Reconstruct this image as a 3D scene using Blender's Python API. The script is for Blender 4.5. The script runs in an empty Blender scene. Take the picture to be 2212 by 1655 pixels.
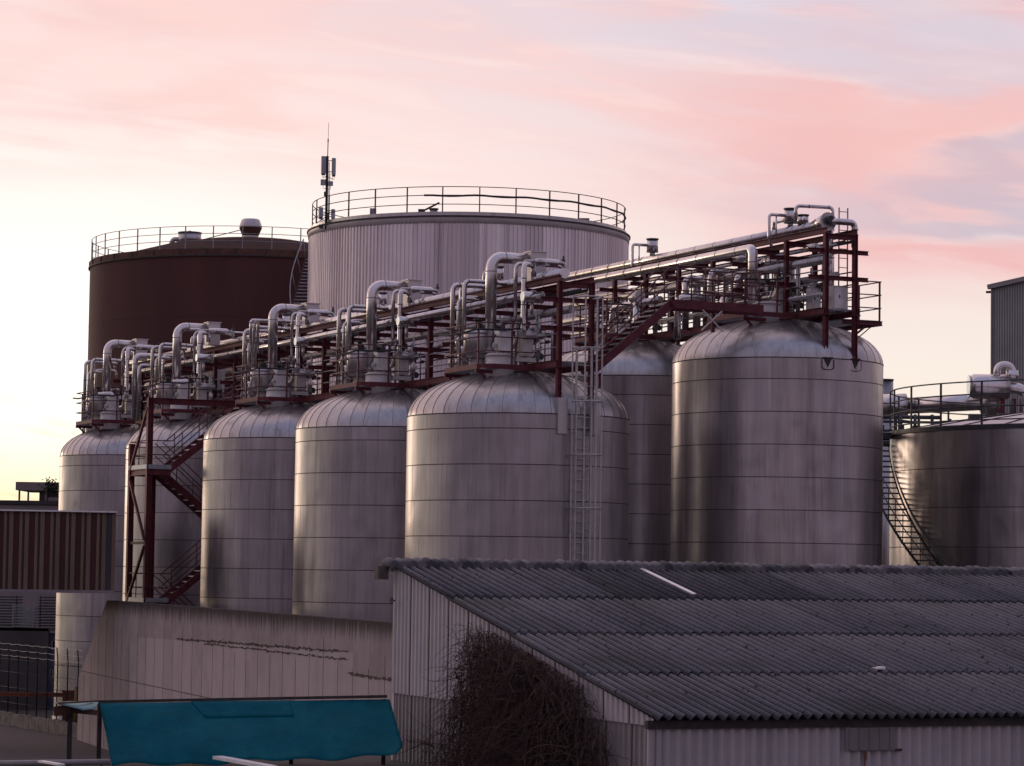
import bpy, math, random
from mathutils import Vector, Matrix
random.seed(11)
PI = math.pi
R_ = math.radians
C = bpy.context.scene.collection
GZ = -6.4                      # yard level; the camera stands at height 0

# ------------------------------------------------------------------ mesh helper
class MB:
    def __init__(s): s.v=[]; s.f=[]; s.m=[]; s.s=[]; s.t=[]
    def face(s, idx, m=0, sm=False, t=0.5):
        s.f.append(tuple(idx)); s.m.append(m); s.s.append(sm); s.t.append(t)
    def add(s, pts):
        n=len(s.v); s.v.extend([tuple(p) for p in pts]); return n
    def box(s, c, size, rz=0, m=0, mat=None, t=0.5):
        hx,hy,hz=[q/2 for q in size]
        M=mat if mat is not None else Matrix.Rotation(rz,3,'Z')
        c=Vector(c)
        n=s.add([c+M@Vector((x,y,z)) for x in(-hx,hx) for y in(-hy,hy) for z in(-hz,hz)])
        for q in((0,1,3,2),(4,6,7,5),(0,4,5,1),(2,3,7,6),(0,2,6,4),(1,5,7,3)):
            s.face([n+k for k in q],m,False,t)
        return s
    def bar(s, p, q, w, h, m=0, up=(0,0,1), t=0.5):
        p=Vector(p); q=Vector(q); d=q-p; L=d.length
        if L<1e-6: return s
        y=d/L; u=Vector(up)
        if abs(y.dot(u))>.98: u=Vector((0,1,0)) if abs(y.y)<.9 else Vector((1,0,0))
        x=y.cross(u).normalized(); z=x.cross(y)
        s.box((p+q)/2,(w,L,h),m=m,mat=Matrix((x,y,z)).transposed(),t=t); return s
    def ibeam(s, p, q, w, h, m=0, up=(0,0,1), tw=.012, tf=.016):
        p=Vector(p); q=Vector(q); d=(q-p).normalized(); u=Vector(up)
        if abs(d.dot(u))>.98: u=Vector((0,1,0))
        x=d.cross(u).normalized(); z=x.cross(d)
        s.bar(p+z*(h/2-tf/2),q+z*(h/2-tf/2),w,tf,m,up); s.bar(p-z*(h/2-tf/2),q-z*(h/2-tf/2),w,tf,m,up)
        s.bar(p,q,tw,h-2*tf,m,up); return s
    def tube(s, pts, r, seg=10, m=0, cap=True, closed=False, sm=True, t=0.5):
        pts=[Vector(p) for p in pts]; n=len(pts); rr=r if isinstance(r,(list,tuple)) else [r]*n
        tang=[]
        for i in range(n):
            if closed: a=pts[i-1]; b=pts[(i+1)%n]
            else: a=pts[max(i-1,0)]; b=pts[min(i+1,n-1)]
            tang.append((b-a).normalized())
        t0=tang[0]; up=Vector((0,0,1)) if abs(t0.z)<.9 else Vector((1,0,0))
        x=t0.cross(up).normalized(); rings=[]
        for i in range(n):
            tt=tang[i]; x=(x-tt*x.dot(tt)).normalized(); y=tt.cross(x)
            k=1.0
            if 0<i<n-1 or closed:
                d0=(pts[i]-pts[i-1]).normalized(); k=1/max(.6,abs(d0.dot(tt)))
            b=s.add([pts[i]+(x*math.cos(2*PI*j/seg)+y*math.sin(2*PI*j/seg))*rr[i] for j in range(seg)])
            rings.append(b)
        for i in range(n if closed else n-1):
            a=rings[i]; b=rings[(i+1)%n]
            for j in range(seg):
                j2=(j+1)%seg; s.face((a+j,a+j2,b+j2,b+j),m,sm,t)
        if cap and not closed:
            s.face([rings[0]+j for j in range(seg)][::-1],m,False,t); s.face([rings[-1]+j for j in range(seg)],m,False,t)
        return s
    def lathe(s, prof, seg=48, c=(0,0,0), m=0, sm=True, a0=0, a1=2*PI, t=0.5):
        full=abs(a1-a0-2*PI)<1e-6; k=seg if full else seg+1; rows=[]
        for r,z in prof:
            rows.append(s.add([(c[0]+r*math.cos(a0+(a1-a0)*j/seg),c[1]+r*math.sin(a0+(a1-a0)*j/seg),c[2]+z) for j in range(k)]))
        for i in range(len(prof)-1):
            for j in range(seg):
                j2=(j+1)%k
                s.face((rows[i]+j,rows[i]+j2,rows[i+1]+j2,rows[i+1]+j),m,sm,t)
        return s
    def cyl(s, c, r, h, seg=24, m=0, t=0.5):          # upright closed cylinder, c = centre of its base
        s.lathe([(r,0),(r,h)],seg,c,m,True,t=t)
        n=len(s.v)-2*seg
        s.face([n+j for j in range(seg)][::-1],m,False,t); s.face([n+seg+j for j in range(seg)],m,False,t); return s
    def build(s, name, mats, parent=None, auto=False):
        me=bpy.data.meshes.new(name); me.from_pydata(s.v,[],s.f)
        for q in (mats if isinstance(mats,(list,tuple)) else [mats]): me.materials.append(q)
        me.polygons.foreach_set('material_index',s.m); me.polygons.foreach_set('use_smooth',s.s)
        a=me.attributes.new('tone','FLOAT','FACE'); a.data.foreach_set('value',s.t)
        me.update()
        o=bpy.data.objects.new(name,me); C.objects.link(o)
        if parent is not None: o.parent=parent
        return o

def fillet(pts, R, n=5):
    pts=[Vector(p) for p in pts]; out=[pts[0]]
    for i in range(1,len(pts)-1):
        a=(pts[i-1]-pts[i]); b=(pts[i+1]-pts[i]); la,lb=a.length,b.length; a/=la; b/=lb
        ang=a.angle(b)
        if ang>3.1: continue
        L=min(R/math.tan(ang/2),la*.49,lb*.49); r=L*math.tan(ang/2)
        bis=(a+b).normalized(); cen=pts[i]+bis*(r/math.sin(ang/2))
        s0=pts[i]+a*L-cen; s1=pts[i]+b*L-cen
        for k in range(n+1):
            out.append(cen+s0.normalized().slerp(s1.normalized(),k/n)*r)
    out.append(pts[-1]); return out

def collars(mb, pts, r, step=1.0, m=1, w=.03):        # dark joint bands on a clad pipe, 4 mm proud
    pts=[Vector(p) for p in pts]; acc=step*.5
    for a,b in zip(pts,pts[1:]):
        L=(b-a).length
        if L<1e-6: continue
        while acc<L:
            p=a+(b-a)*(acc/L); d=(b-a)/L*w/2
            mb.tube([p-d,p+d],r+.005,14,m); acc+=step
        acc-=L

# ------------------------------------------------------------------ objects
def tag(o, label=None, cat=None, group=None, kind=None):
    if label: o['label']=label
    if cat: o['category']=cat
    if group: o['group']=group
    if kind: o['kind']=kind
    return o
def thing(name, label, cat, loc=(0,0,0), rz=0, group=None):
    o=bpy.data.objects.new(name,None); C.objects.link(o); o.location=loc; o.rotation_euler=(0,0,rz)
    o.empty_display_size=.3
    return tag(o,label,cat,group)
def kids(o): return [c for c in bpy.data.objects if c.parent==o]
def dup(o, loc, rz=None, label=None, parent=None):
    c=o.copy(); C.objects.link(c); c.location=loc
    if rz is not None: c.rotation_euler=(0,0,rz)
    if label: c['label']=label
    def rec(src,dst):
        for ch in kids(src):
            k=ch.copy(); C.objects.link(k); k.parent=dst; rec(ch,k)
    rec(o,c); return c

# ------------------------------------------------------------------ camera model
F=6000.; W2,H2=1106.,827.5; PITCH=math.atan(403/F); ROLL=.0142
cp,sp,cr,sr=math.cos(PITCH),math.sin(PITCH),math.cos(ROLL),math.sin(ROLL)
def at(x, y, Y):              # the point at distance Y that shows at (x, y) of a 2212 px wide print
    X=(x-W2)/F; U=-(y-H2)/F
    r=X*cr-U*sr; u=X*sr+U*cr
    k=Y/(cp-u*sp); return Vector((r*k,Y,(sp+u*cp)*k))
cam=bpy.data.cameras.new('camera'); co=bpy.data.objects.new('camera',cam); C.objects.link(co)
cam.lens=36*F/2212; cam.sensor_width=36; cam.clip_start=.5; cam.clip_end=5000
co.matrix_world=Matrix.Rotation(PI/2+PITCH,4,'X')@Matrix.Rotation(ROLL,4,'Z')
bpy.context.scene.camera=co

# ------------------------------------------------------------------ materials
def nodes(name):
    m=bpy.data.materials.new(name); m.use_nodes=True; nt=m.node_tree
    return m,nt,nt.nodes['Principled BSDF']
def link(nt,a,b): nt.links.new(a,b)
def N(nt,t,**k):
    n=nt.nodes.new(t)
    for q,v in k.items():
        if q in n.inputs: n.inputs[q].default_value=v
        else: setattr(n,q,v)
    return n
def math_(nt,op,a,b=None,c=None,clamp=False):
    n=nt.nodes.new('ShaderNodeMath'); n.operation=op; n.use_clamp=clamp
    for i,q in enumerate((a,b,c)):
        if q is None: continue
        if isinstance(q,(int,float)): n.inputs[i].default_value=q
        else: nt.links.new(q,n.inputs[i])
    return n.outputs[0]
def mixc(nt,fac,a,b,mode='MIX'):
    n=nt.nodes.new('ShaderNodeMix'); n.data_type='RGBA'; n.blend_type=mode
    for s,q in ((0,fac),(6,a),(7,b)):
        if isinstance(q,(int,float)): n.inputs[s].default_value=q
        elif isinstance(q,tuple): n.inputs[s].default_value=(*q,1) if len(q)==3 else q
        else: nt.links.new(q,n.inputs[s])
    return n.outputs[2]
def ramp(nt,fac,stops):
    n=nt.nodes.new('ShaderNodeValToRGB'); nt.links.new(fac,n.inputs[0]); e=n.color_ramp.elements
    while len(e)<len(stops): e.new(.5)
    for q,(p,c) in zip(e,stops): q.position=p; q.color=(*c,1) if isinstance(c,tuple) else (c,c,c,1)
    return n.outputs[0]
def coords(nt, scale=(1,1,1), rnd=True):
    tc=N(nt,'ShaderNodeTexCoord'); mp=N(nt,'ShaderNodeMapping'); mp.inputs['Scale'].default_value=scale
    link(nt,tc.outputs['Object'],mp.inputs['Vector'])
    if rnd:
        oi=N(nt,'ShaderNodeObjectInfo'); v=N(nt,'ShaderNodeCombineXYZ')
        r=math_(nt,'MULTIPLY',oi.outputs['Random'],37.)
        for k in range(3): link(nt,r,v.inputs[k])
        link(nt,v.outputs[0],mp.inputs['Location'])
    return mp.outputs[0]
def noise(nt,vec,scale,detail=4,rough=.55):
    n=N(nt,'ShaderNodeTexNoise',Scale=scale,Detail=detail,Roughness=rough); link(nt,vec,n.inputs['Vector']); return n.outputs['Fac']
def bump(nt,b,h,strength,dist):
    n=N(nt,'ShaderNodeBump',Strength=strength,Distance=dist); link(nt,h,n.inputs['Height']); link(nt,n.outputs[0],b.inputs['Normal'])

def plain(name, col, rough=.6, metal=0., var=.25, scale=3., bumpy=0., stretch=(1,1,1), spec=.5):
    m,nt,b=nodes(name); v=coords(nt,stretch); f=noise(nt,v,scale,5)
    lo=tuple(c*(1-var) for c in col); hi=tuple(min(1,c*(1+var)) for c in col)
    link(nt,ramp(nt,f,[(.3,lo),(.7,hi)]),b.inputs['Base Color'])
    b.inputs['Roughness'].default_value=rough; b.inputs['Metallic'].default_value=metal
    b.inputs['Specular IOR Level'].default_value=spec
    if bumpy: bump(nt,b,noise(nt,v,scale*6,4),bumpy,.02)
    return m

def tank_steel(name, lo, hi, rough=(.3,.5), streak=4., metal=.92, wob=.12, tonew=.1):
    m,nt,b=nodes(name)
    vs=coords(nt,(1,1,.06)); v=coords(nt)
    st=noise(nt,vs,streak,6,.65); fine=noise(nt,vs,streak*6,3)
    big=noise(nt,v,.45,3)
    at_=N(nt,'ShaderNodeAttribute'); at_.attribute_name='tone'
    f=math_(nt,'ADD',math_(nt,'MULTIPLY',st,.55),math_(nt,'MULTIPLY',fine,.2))
    f=math_(nt,'ADD',f,math_(nt,'MULTIPLY',math_(nt,'SUBTRACT',at_.outputs['Fac'],.5),tonew))
    f=math_(nt,'ADD',f,math_(nt,'MULTIPLY',math_(nt,'SUBTRACT',big,.5),.25))
    col=ramp(nt,f,[(.2,lo),(.62,hi)])
    # brown drip marks
    drip=ramp(nt,noise(nt,coords(nt,(1,1,.04)),2.3,5,.7),[(.56,0.),(.72,1.)])
    col=mixc(nt,math_(nt,'MULTIPLY',drip,.5),col,(.12,.075,.06))
    link(nt,col,b.inputs['Base Color'])
    b.inputs['Metallic'].default_value=metal
    rg=math_(nt,'MULTIPLY_ADD',noise(nt,vs,streak*1.7,4),rough[1]-rough[0],rough[0])
    link(nt,rg,b.inputs['Roughness'])
    h=math_(nt,'ADD',noise(nt,coords(nt,(1,1,.8)),.9,1),math_(nt,'MULTIPLY',noise(nt,coords(nt,(1,1,.12)),1.8,1),.35))
    dent=N(nt,'ShaderNodeMapRange'); dent.interpolation_type='SMOOTHSTEP'; link(nt,noise(nt,coords(nt,(1,1,.75)),.62,2,.4),dent.inputs[0]); dent.inputs[1].default_value=.58; dent.inputs[2].default_value=.74
    h=math_(nt,'ADD',h,math_(nt,'MULTIPLY',dent.outputs[0],-.28))
    bump(nt,b,h,wob,.25)
    return m

M={}
M['tank']=tank_steel('weathered_stainless',(.27,.25,.255),(.53,.49,.5),(.3,.46))
M['tank_b']=tank_steel('weathered_stainless_tall',(.28,.255,.265),(.6,.555,.565),(.24,.4),3.)
M['dome']=tank_steel('dome_sheet',(.34,.33,.34),(.58,.55,.54),(.24,.4),5.,.95,.12)
M['seam']=plain('seam_grime',(.06,.048,.045),.7,.2,.4,8)
M['dome_seam']=plain('dome_seam',(.17,.155,.155),.5,.6,.3,8)
M['upright']=plain('upright_seam',(.2,.185,.185),.45,.8,.2,8)
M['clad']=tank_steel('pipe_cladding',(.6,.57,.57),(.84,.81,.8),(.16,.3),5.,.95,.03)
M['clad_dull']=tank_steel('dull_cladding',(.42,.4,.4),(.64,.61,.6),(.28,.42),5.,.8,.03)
M['band']=plain('joint_band',(.2,.19,.2),.5,.6,.3,9)
M['white']=plain('white_enamel',(.62,.58,.56),.4,0,.12,5)
M['alu']=plain('bright_aluminium',(.85,.83,.82),.35,.15,.12,5)
M['red']=plain('oxide_red_paint',(.125,.027,.036),.6,0,.35,4,0,(1,1,1),.3)
M['red2']=plain('oxide_red_rail',(.11,.03,.036),.55,0,.3,4)
M['grey']=plain('galvanised',(.3,.29,.3),.5,.5,.25,6)
M['tread']=plain('galvanised_tread',(.34,.36,.38),.5,.4,.2,9)
M['dark']=plain('black_rubber',(.03,.03,.034),.8,0,.3,6)
M['blue']=plain('blue_door',(.05,.06,.11),.6,0,.5,4)
M['dgreen']=plain('dark_valve_paint',(.05,.055,.055),.5,0,.4,7)
M['fascia']=plain('pale_fascia',(.66,.6,.59),.45,.25,.1,1.2)
M['ladder']=plain('pale_ladder_steel',(.5,.47,.45),.45,.4,.15,6)
# ------------------------------------------------------------------ sky
def make_world():
    w=bpy.data.worlds.new('World'); bpy.context.scene.world=w; w.use_nodes=True; nt=w.node_tree
    for n in list(nt.nodes): nt.nodes.remove(n)
    out=N(nt,'ShaderNodeOutputWorld'); tc=N(nt,'ShaderNodeTexCoord'); sx=N(nt,'ShaderNodeSeparateXYZ')
    link(nt,tc.outputs['Generated'],sx.inputs[0]); X,Y,Z=sx.outputs
    az=math_(nt,'MULTIPLY',math_(nt,'ARCTAN2',X,Y),180/PI); el=math_(nt,'MULTIPLY',math_(nt,'ARCSINE',Z),180/PI)
    # afterglow: brightest ahead and to the left, dim violet behind the viewer
    d=math_(nt,'COSINE',math_(nt,'MULTIPLY',math_(nt,'ADD',az,22.),PI/180))
    glow=N(nt,'ShaderNodeMapRange'); glow.interpolation_type='SMOOTHSTEP'
    link(nt,d,glow.inputs[0]); glow.inputs[1].default_value=-.15; glow.inputs[2].default_value=.95
    e=math_(nt,'DIVIDE',math_(nt,'MAXIMUM',el,0.),90.)
    left=N(nt,'ShaderNodeMapRange'); left.interpolation_type='SMOOTHSTEP'
    link(nt,az,left.inputs[0]); left.inputs[1].default_value=6.; left.inputs[2].default_value=-9.
    frontL=ramp(nt,e,[(0,(1.3,1.05,.52)),(.016,(1.3,1.14,.74)),(.03,(1.3,1.24,1.08)),(.06,(1.3,1.24,1.14)),(.085,(1.18,1.04,.98)),(.11,(1.08,.84,.8)),(.135,(1.05,.76,.75)),(.4,(.7,.62,.76)),(1,(.33,.36,.56))])
    frontR=ramp(nt,e,[(0,(1.15,1.0,.78)),(.03,(1.08,.96,.8)),(.05,(1.04,.92,.84)),(.07,(1.0,.83,.79)),(.09,(.98,.78,.77)),(.11,(.9,.74,.79)),(.13,(.8,.74,.84)),(.4,(.6,.57,.74)),(1,(.33,.36,.56))])
    front=mixc(nt,left.outputs[0],frontR,frontL)
    back=ramp(nt,e,[(0,(.35,.3,.365)),(.1,(.38,.325,.41)),(.25,(.36,.325,.45)),(1,(.34,.37,.59))])
    # uneven tint added behind the viewer so the tanks reflect soft bands
    bn=N(nt,'ShaderNodeTexNoise',Scale=1.,Detail=3,Roughness=.6); bn.noise_dimensions='2D'; bv=N(nt,'ShaderNodeCombineXYZ')
    link(nt,math_(nt,'MULTIPLY',az,.075),bv.inputs[0]); link(nt,math_(nt,'MULTIPLY',el,.012),bv.inputs[1]); link(nt,bv.outputs[0],bn.inputs['Vector'])
    tint=ramp(nt,bn.outputs[0],[(.3,(.68,.66,.74)),(.45,(.98,.96,1.04)),(.55,(1.06,.99,.98)),(.68,(1.3,1.04,.92))])
    lowb=N(nt,'ShaderNodeMapRange'); lowb.interpolation_type='SMOOTHSTEP'; link(nt,el,lowb.inputs[0]); lowb.inputs[1].default_value=34.; lowb.inputs[2].default_value=10.
    back=mixc(nt,lowb.outputs[0],back,mixc(nt,1.,back,tint,'MULTIPLY'))
    base=mixc(nt,glow.outputs[0],back,front)
    # long flat streaks of cloud
    tilt=math_(nt,'ADD',el,math_(nt,'MULTIPLY',az,.1))
    def streak(ka,ke,ox,oy,scale,det,dist,rough=.52):
        cv=N(nt,'ShaderNodeCombineXYZ'); link(nt,math_(nt,'MULTIPLY_ADD',az,ka,ox),cv.inputs[0]); link(nt,math_(nt,'MULTIPLY_ADD',tilt,ke,oy),cv.inputs[1])
        n=N(nt,'ShaderNodeTexNoise',Scale=scale,Detail=det,Roughness=rough,Distortion=dist); n.noise_dimensions='2D'; link(nt,cv.outputs[0],n.inputs['Vector']); return n.outputs[0]
    def sm(x,a,b):
        q=N(nt,'ShaderNodeMapRange'); q.interpolation_type='SMOOTHSTEP'; link(nt,x,q.inputs[0])
        for i,vv in ((1,a),(2,b)):
            if isinstance(vv,(int,float)): q.inputs[i].default_value=vv
            else: link(nt,vv,q.inputs[i])
        return q.outputs[0]
    n1=streak(.09,.52,3.3,1.7,1.15,7,.45,.46); n2=streak(.08,.45,9.1,5.2,1.3,7,.4,.46); n3=streak(.2,1.3,2.2,7.4,1.2,6,.4,.5)
    rt=sm(az,0.,8.)
    edge=math_(nt,'MULTIPLY_ADD',rt,-2.0,7.2); edge=math_(nt,'ADD',edge,math_(nt,'MULTIPLY',math_(nt,'SUBTRACT',n1,.5),2.2))
    hi=sm(el,edge,math_(nt,'ADD',edge,math_(nt,'MULTIPLY_ADD',rt,-1.0,1.9)))
    pink=math_(nt,'MULTIPLY',math_(nt,'MULTIPLY_ADD',sm(n1,.4,.6),.7,math_(nt,'MULTIPLY',sm(n3,.4,.62),.3)),hi)
    pk=mixc(nt,rt,(1.06,.71,.67),(.97,.57,.57))
    c1=mixc(nt,math_(nt,'MULTIPLY',math_(nt,'MULTIPLY',pink,glow.outputs[0]),.85),base,pk)
    wisp=math_(nt,'MULTIPLY',math_(nt,'MULTIPLY',sm(n3,.5,.7),hi),glow.outputs[0])
    c1=mixc(nt,math_(nt,'MULTIPLY',wisp,.28),c1,(1.1,.95,.9))
    lav=math_(nt,'MULTIPLY',sm(n2,.47,.62),math_(nt,'MULTIPLY',hi,math_(nt,'MULTIPLY_ADD',rt,.35,.12)))
    c2=mixc(nt,math_(nt,'MULTIPLY',math_(nt,'MULTIPLY',lav,glow.outputs[0]),.85),c1,(.7,.58,.68))
    wob=math_(nt,'ADD',math_(nt,'MULTIPLY',math_(nt,'SUBTRACT',n2,.5),5.),math_(nt,'MULTIPLY',math_(nt,'SUBTRACT',n3,.5),1.6))
    def band(c,w,a0,a1):
        d_=math_(nt,'ABSOLUTE',math_(nt,'SUBTRACT',math_(nt,'ADD',el,wob),c)); return math_(nt,'MULTIPLY',sm(d_,w,w*.15),math_(nt,'MULTIPLY',sm(az,a0,a1),glow.outputs[0]))
    c2=mixc(nt,math_(nt,'MULTIPLY',band(9.4,1.5,1.,7.),.75),c2,(.98,.55,.53))
    c2=mixc(nt,math_(nt,'MULTIPLY',band(8.0,.75,4.5,10.),.6),c2,(.58,.5,.61))
    c2=mixc(nt,math_(nt,'MULTIPLY',band(6.7,.8,3.,9.),.7),c2,(.93,.52,.52))
    low=math_(nt,'MULTIPLY',math_(nt,'MULTIPLY',sm(n3,.5,.62),sm(el,4.,2.)),glow.outputs[0])
    c2=mixc(nt,math_(nt,'MULTIPLY',low,.4),c2,(1.1,.72,.5))
    sky=N(nt,'ShaderNodeTexSky'); sky.sky_type='NISHITA'; sky.sun_disc=False
    sky.sun_elevation=R_(3); sky.sun_rotation=R_(-34); sky.air_density=1.4; sky.dust_density=2.5
    b1=N(nt,'ShaderNodeBackground',Strength=.05); link(nt,sky.outputs[0],b1.inputs[0])
    b2=N(nt,'ShaderNodeBackground',Strength=1.); link(nt,c2,b2.inputs[0])
    mx=N(nt,'ShaderNodeMixShader'); mx.inputs[0].default_value=.93
    link(nt,b1.outputs[0],mx.inputs[1]); link(nt,b2.outputs[0],mx.inputs[2]); link(nt,mx.outputs[0],out.inputs[0])
make_world()
L=bpy.data.lights.new('sun','SUN'); L.energy=.2; L.angle=R_(7); L.color=(1,.74,.55)
lo=bpy.data.objects.new('sun',L); C.objects.link(lo)
def sun_dir(az,el):
    d=Vector((math.sin(R_(az))*math.cos(R_(el)),math.cos(R_(az))*math.cos(R_(el)),math.sin(R_(el))))
    lo.rotation_euler=d.to_track_quat('Z','Y').to_euler()
sun_dir(-34,4)
vs=bpy.context.scene.view_settings; vs.view_transform='Standard'; vs.look='None'; vs.exposure=0; vs.gamma=1
sc=bpy.context.scene; sc.cycles.max_bounces=6; sc.cycles.use_denoising=True; sc.cycles.sample_clamp_indirect=4

# ------------------------------------------------------------------ the tank field
RZ=.43076; DV=Vector((math.cos(RZ),math.sin(RZ),0)); DU=Vector((-math.sin(RZ),math.cos(RZ),0))
OA=Vector((.19,79.97,0)); SP=9.207; RT=3.2
OB=Vector((8.08,84.42,0)); KA,KB=4.33,6.33
def PA(v,u,z=0): return OA+DV*v+DU*u+Vector((0,0,z))
def PB(v,u,z=0): return OB+DV*v+DU*u+Vector((0,0,z))
tank_pos=[PA(0,SP*k) for k in (4,3,2,1,0)]+[PB(0,SP),PB(0,0)]
tank_k=[KA]*5+[KB]*2
WHERE=['the leftmost tank','the tank behind the red stair tower','the tank right of the stair tower','the fourth tank from the left',
       'the tank with the caged ladder','the half hidden tank','the tall tank']
PROF=[(3.2,0),(3.185,.12),(3.14,.26),(3.06,.4),(2.93,.56),(2.77,.7),(2.58,.82),(2.36,.93),(2.0,1.07),(1.63,1.19),(1.25,1.28),(.88,1.345),(.45,1.395),(.08,1.415)]

def shell_mesh(k, first, step, npan, seg=120):
    mb=MB(); top=k-GZ
    zs=[top, top-first]
    while zs[-1]-step>.3: zs.append(zs[-1]-step)
    zs.append(0); zs=zs[::-1]
    rnd=random.Random(5)
    rows=[mb.add([(RT*math.cos(2*PI*j/seg),RT*math.sin(2*PI*j/seg),z) for j in range(seg)]) for z in zs]
    for i in range(len(zs)-1):
        off=rnd.randrange(seg//npan); tones=[rnd.random() for _ in range(npan+1)]
        for j in range(seg):
            q=((j-off)%seg)//(seg//npan)
            mb.face((rows[i]+j,rows[i]+(j+1)%seg,rows[i+1]+(j+1)%seg,rows[i+1]+j),0,True,tones[q])
        for q in range(npan):
            a=2*PI*(off+q*(seg//npan))/seg; p=Vector((math.cos(a),math.sin(a),0))*(RT-.002)
            mb.bar(p+Vector((0,0,zs[i]+.012)),p+Vector((0,0,zs[i+1]-.012)),.006,.008,2,up=(math.cos(a),math.sin(a),0))
    for z in zs[1:-1]:
        mb.lathe([(RT-.001,z-.012),(RT+.007,z-.011),(RT+.007,z+.011),(RT-.001,z+.012)],seg,m=1,sm=False)
    mb.lathe([(RT-.001,top-.016),(RT+.012,top-.014),(RT+.012,top+.014),(RT-.001,top+.016)],seg,m=1,sm=False)
    return mb
def dome_mesh(gores, facet):
    mb=MB(); rnd=random.Random(3)
    for g in range(gores):
        a0=2*PI*g/gores; a1=2*PI*(g+1)/gores; t=.35+.3*rnd.random()
        if facet:
            mid=[((math.cos(a0)+math.cos(a1))/2,(math.sin(a0)+math.sin(a1))/2)]
            rows=[mb.add([(r*math.cos(a0),r*math.sin(a0),z),(r*math.cos(a1),r*math.sin(a1),z)]) for r,z in PROF]
            for i in range(len(PROF)-1): mb.face((rows[i],rows[i]+1,rows[i+1]+1,rows[i+1]),0,True,t)
        pts=[Vector((r*math.cos(a0),r*math.sin(a0),z+.002)) for r,z in PROF[:-1]]
        for p,q in zip(pts,pts[1:]): mb.bar(p,q,.01 if facet else .006,.016,1 if facet else 0,up=(0,0,1) if (q-p).normalized().z<.9 else (math.cos(a0),math.sin(a0),0))
    if not facet: mb.lathe(PROF,gores*2,sm=True)
    return mb
def tank_proto(k, first, step, npan, gores, facet, ms, md):
    t=thing('fermentation_tank','',"storage tank",(0,0,0),RZ,'domed stainless steel tanks')
    shell_mesh(k,first,step,npan).build('shell',[ms,M['seam'],M['upright']],t)
    d=dome_mesh(gores,facet).build('dome',[md,M['dome_seam']],t); d.location=(0,0,k-GZ)
    mb=MB(); mb.lathe([(RT+.05,0),(RT+.05,.25),(RT,.3)],64); mb.build('base_ring',M['grey'],t)
    return t
tank_labels=['leftmost domed steel tank half hidden by the striped hall','domed steel tank behind the red zigzag stair tower',
 'domed steel tank just right of the red stair tower','fourth domed steel tank from the left, above the concrete wall','ribbed domed steel tank with a caged ladder up its side',
 'narrow strip of a taller steel tank wedged between two others','tall wide domed steel tank with two red posts standing on its shoulder']
TANKS=[]
pa=tank_proto(KA,.42,1.0,12,44,True,M['tank'],M['dome']); pb=tank_proto(KB,.63,.962,10,40,False,M['tank_b'],M['dome'])
for i,(p,k) in enumerate(zip(tank_pos,tank_k)):
    src=pa if i<5 else pb; loc=(p.x,p.y,GZ)
    if i in (0,5): src.location=loc; src['label']=tank_labels[i]; TANKS.append(src)
    else: TANKS.append(dup(src,loc,None,tank_labels[i]))
# support boxes and brackets that carry the posts
t5,t7=TANKS[4],TANKS[6]
for x,y in ((-.15,-3.0),(.85,-2.95)):
    mb=MB(); mb.box((x*1.02,y*1.03-.02,KA-GZ-.05),(.3,.36,1.0)); mb.build('post_bracket',M['clad_dull'],t5)
for x,y in ((-.15,-3.08),(.85,-2.97)):
    mb=MB(); mb.box((x,y,KB-GZ+.02),(.34,.3,.03),m=0)
    z=KB-GZ; n=mb.add([(x-.13,y-.15,z),(x+.13,y-.15,z),(x,y-.13,z-.26),(x-.13,y+.1,z),(x+.13,y+.1,z),(x,y-.1,z-.28)])
    mb.face((n,n+2,n+1)); mb.face((n,n+3,n+5,n+2)); mb.face((n+1,n+2,n+5,n+4)); mb.face((n,n+1,n+4,n+3))
    mb.tube(fillet([(x-.2,y-.13,z-.03),(x-.2,y-.15,z-.33),(x+.2,y-.15,z-.33),(x+.2,y-.13,z-.03)],.1),.012,6,0)
    mb.build('post_bracket',M['seam'],t7)

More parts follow.
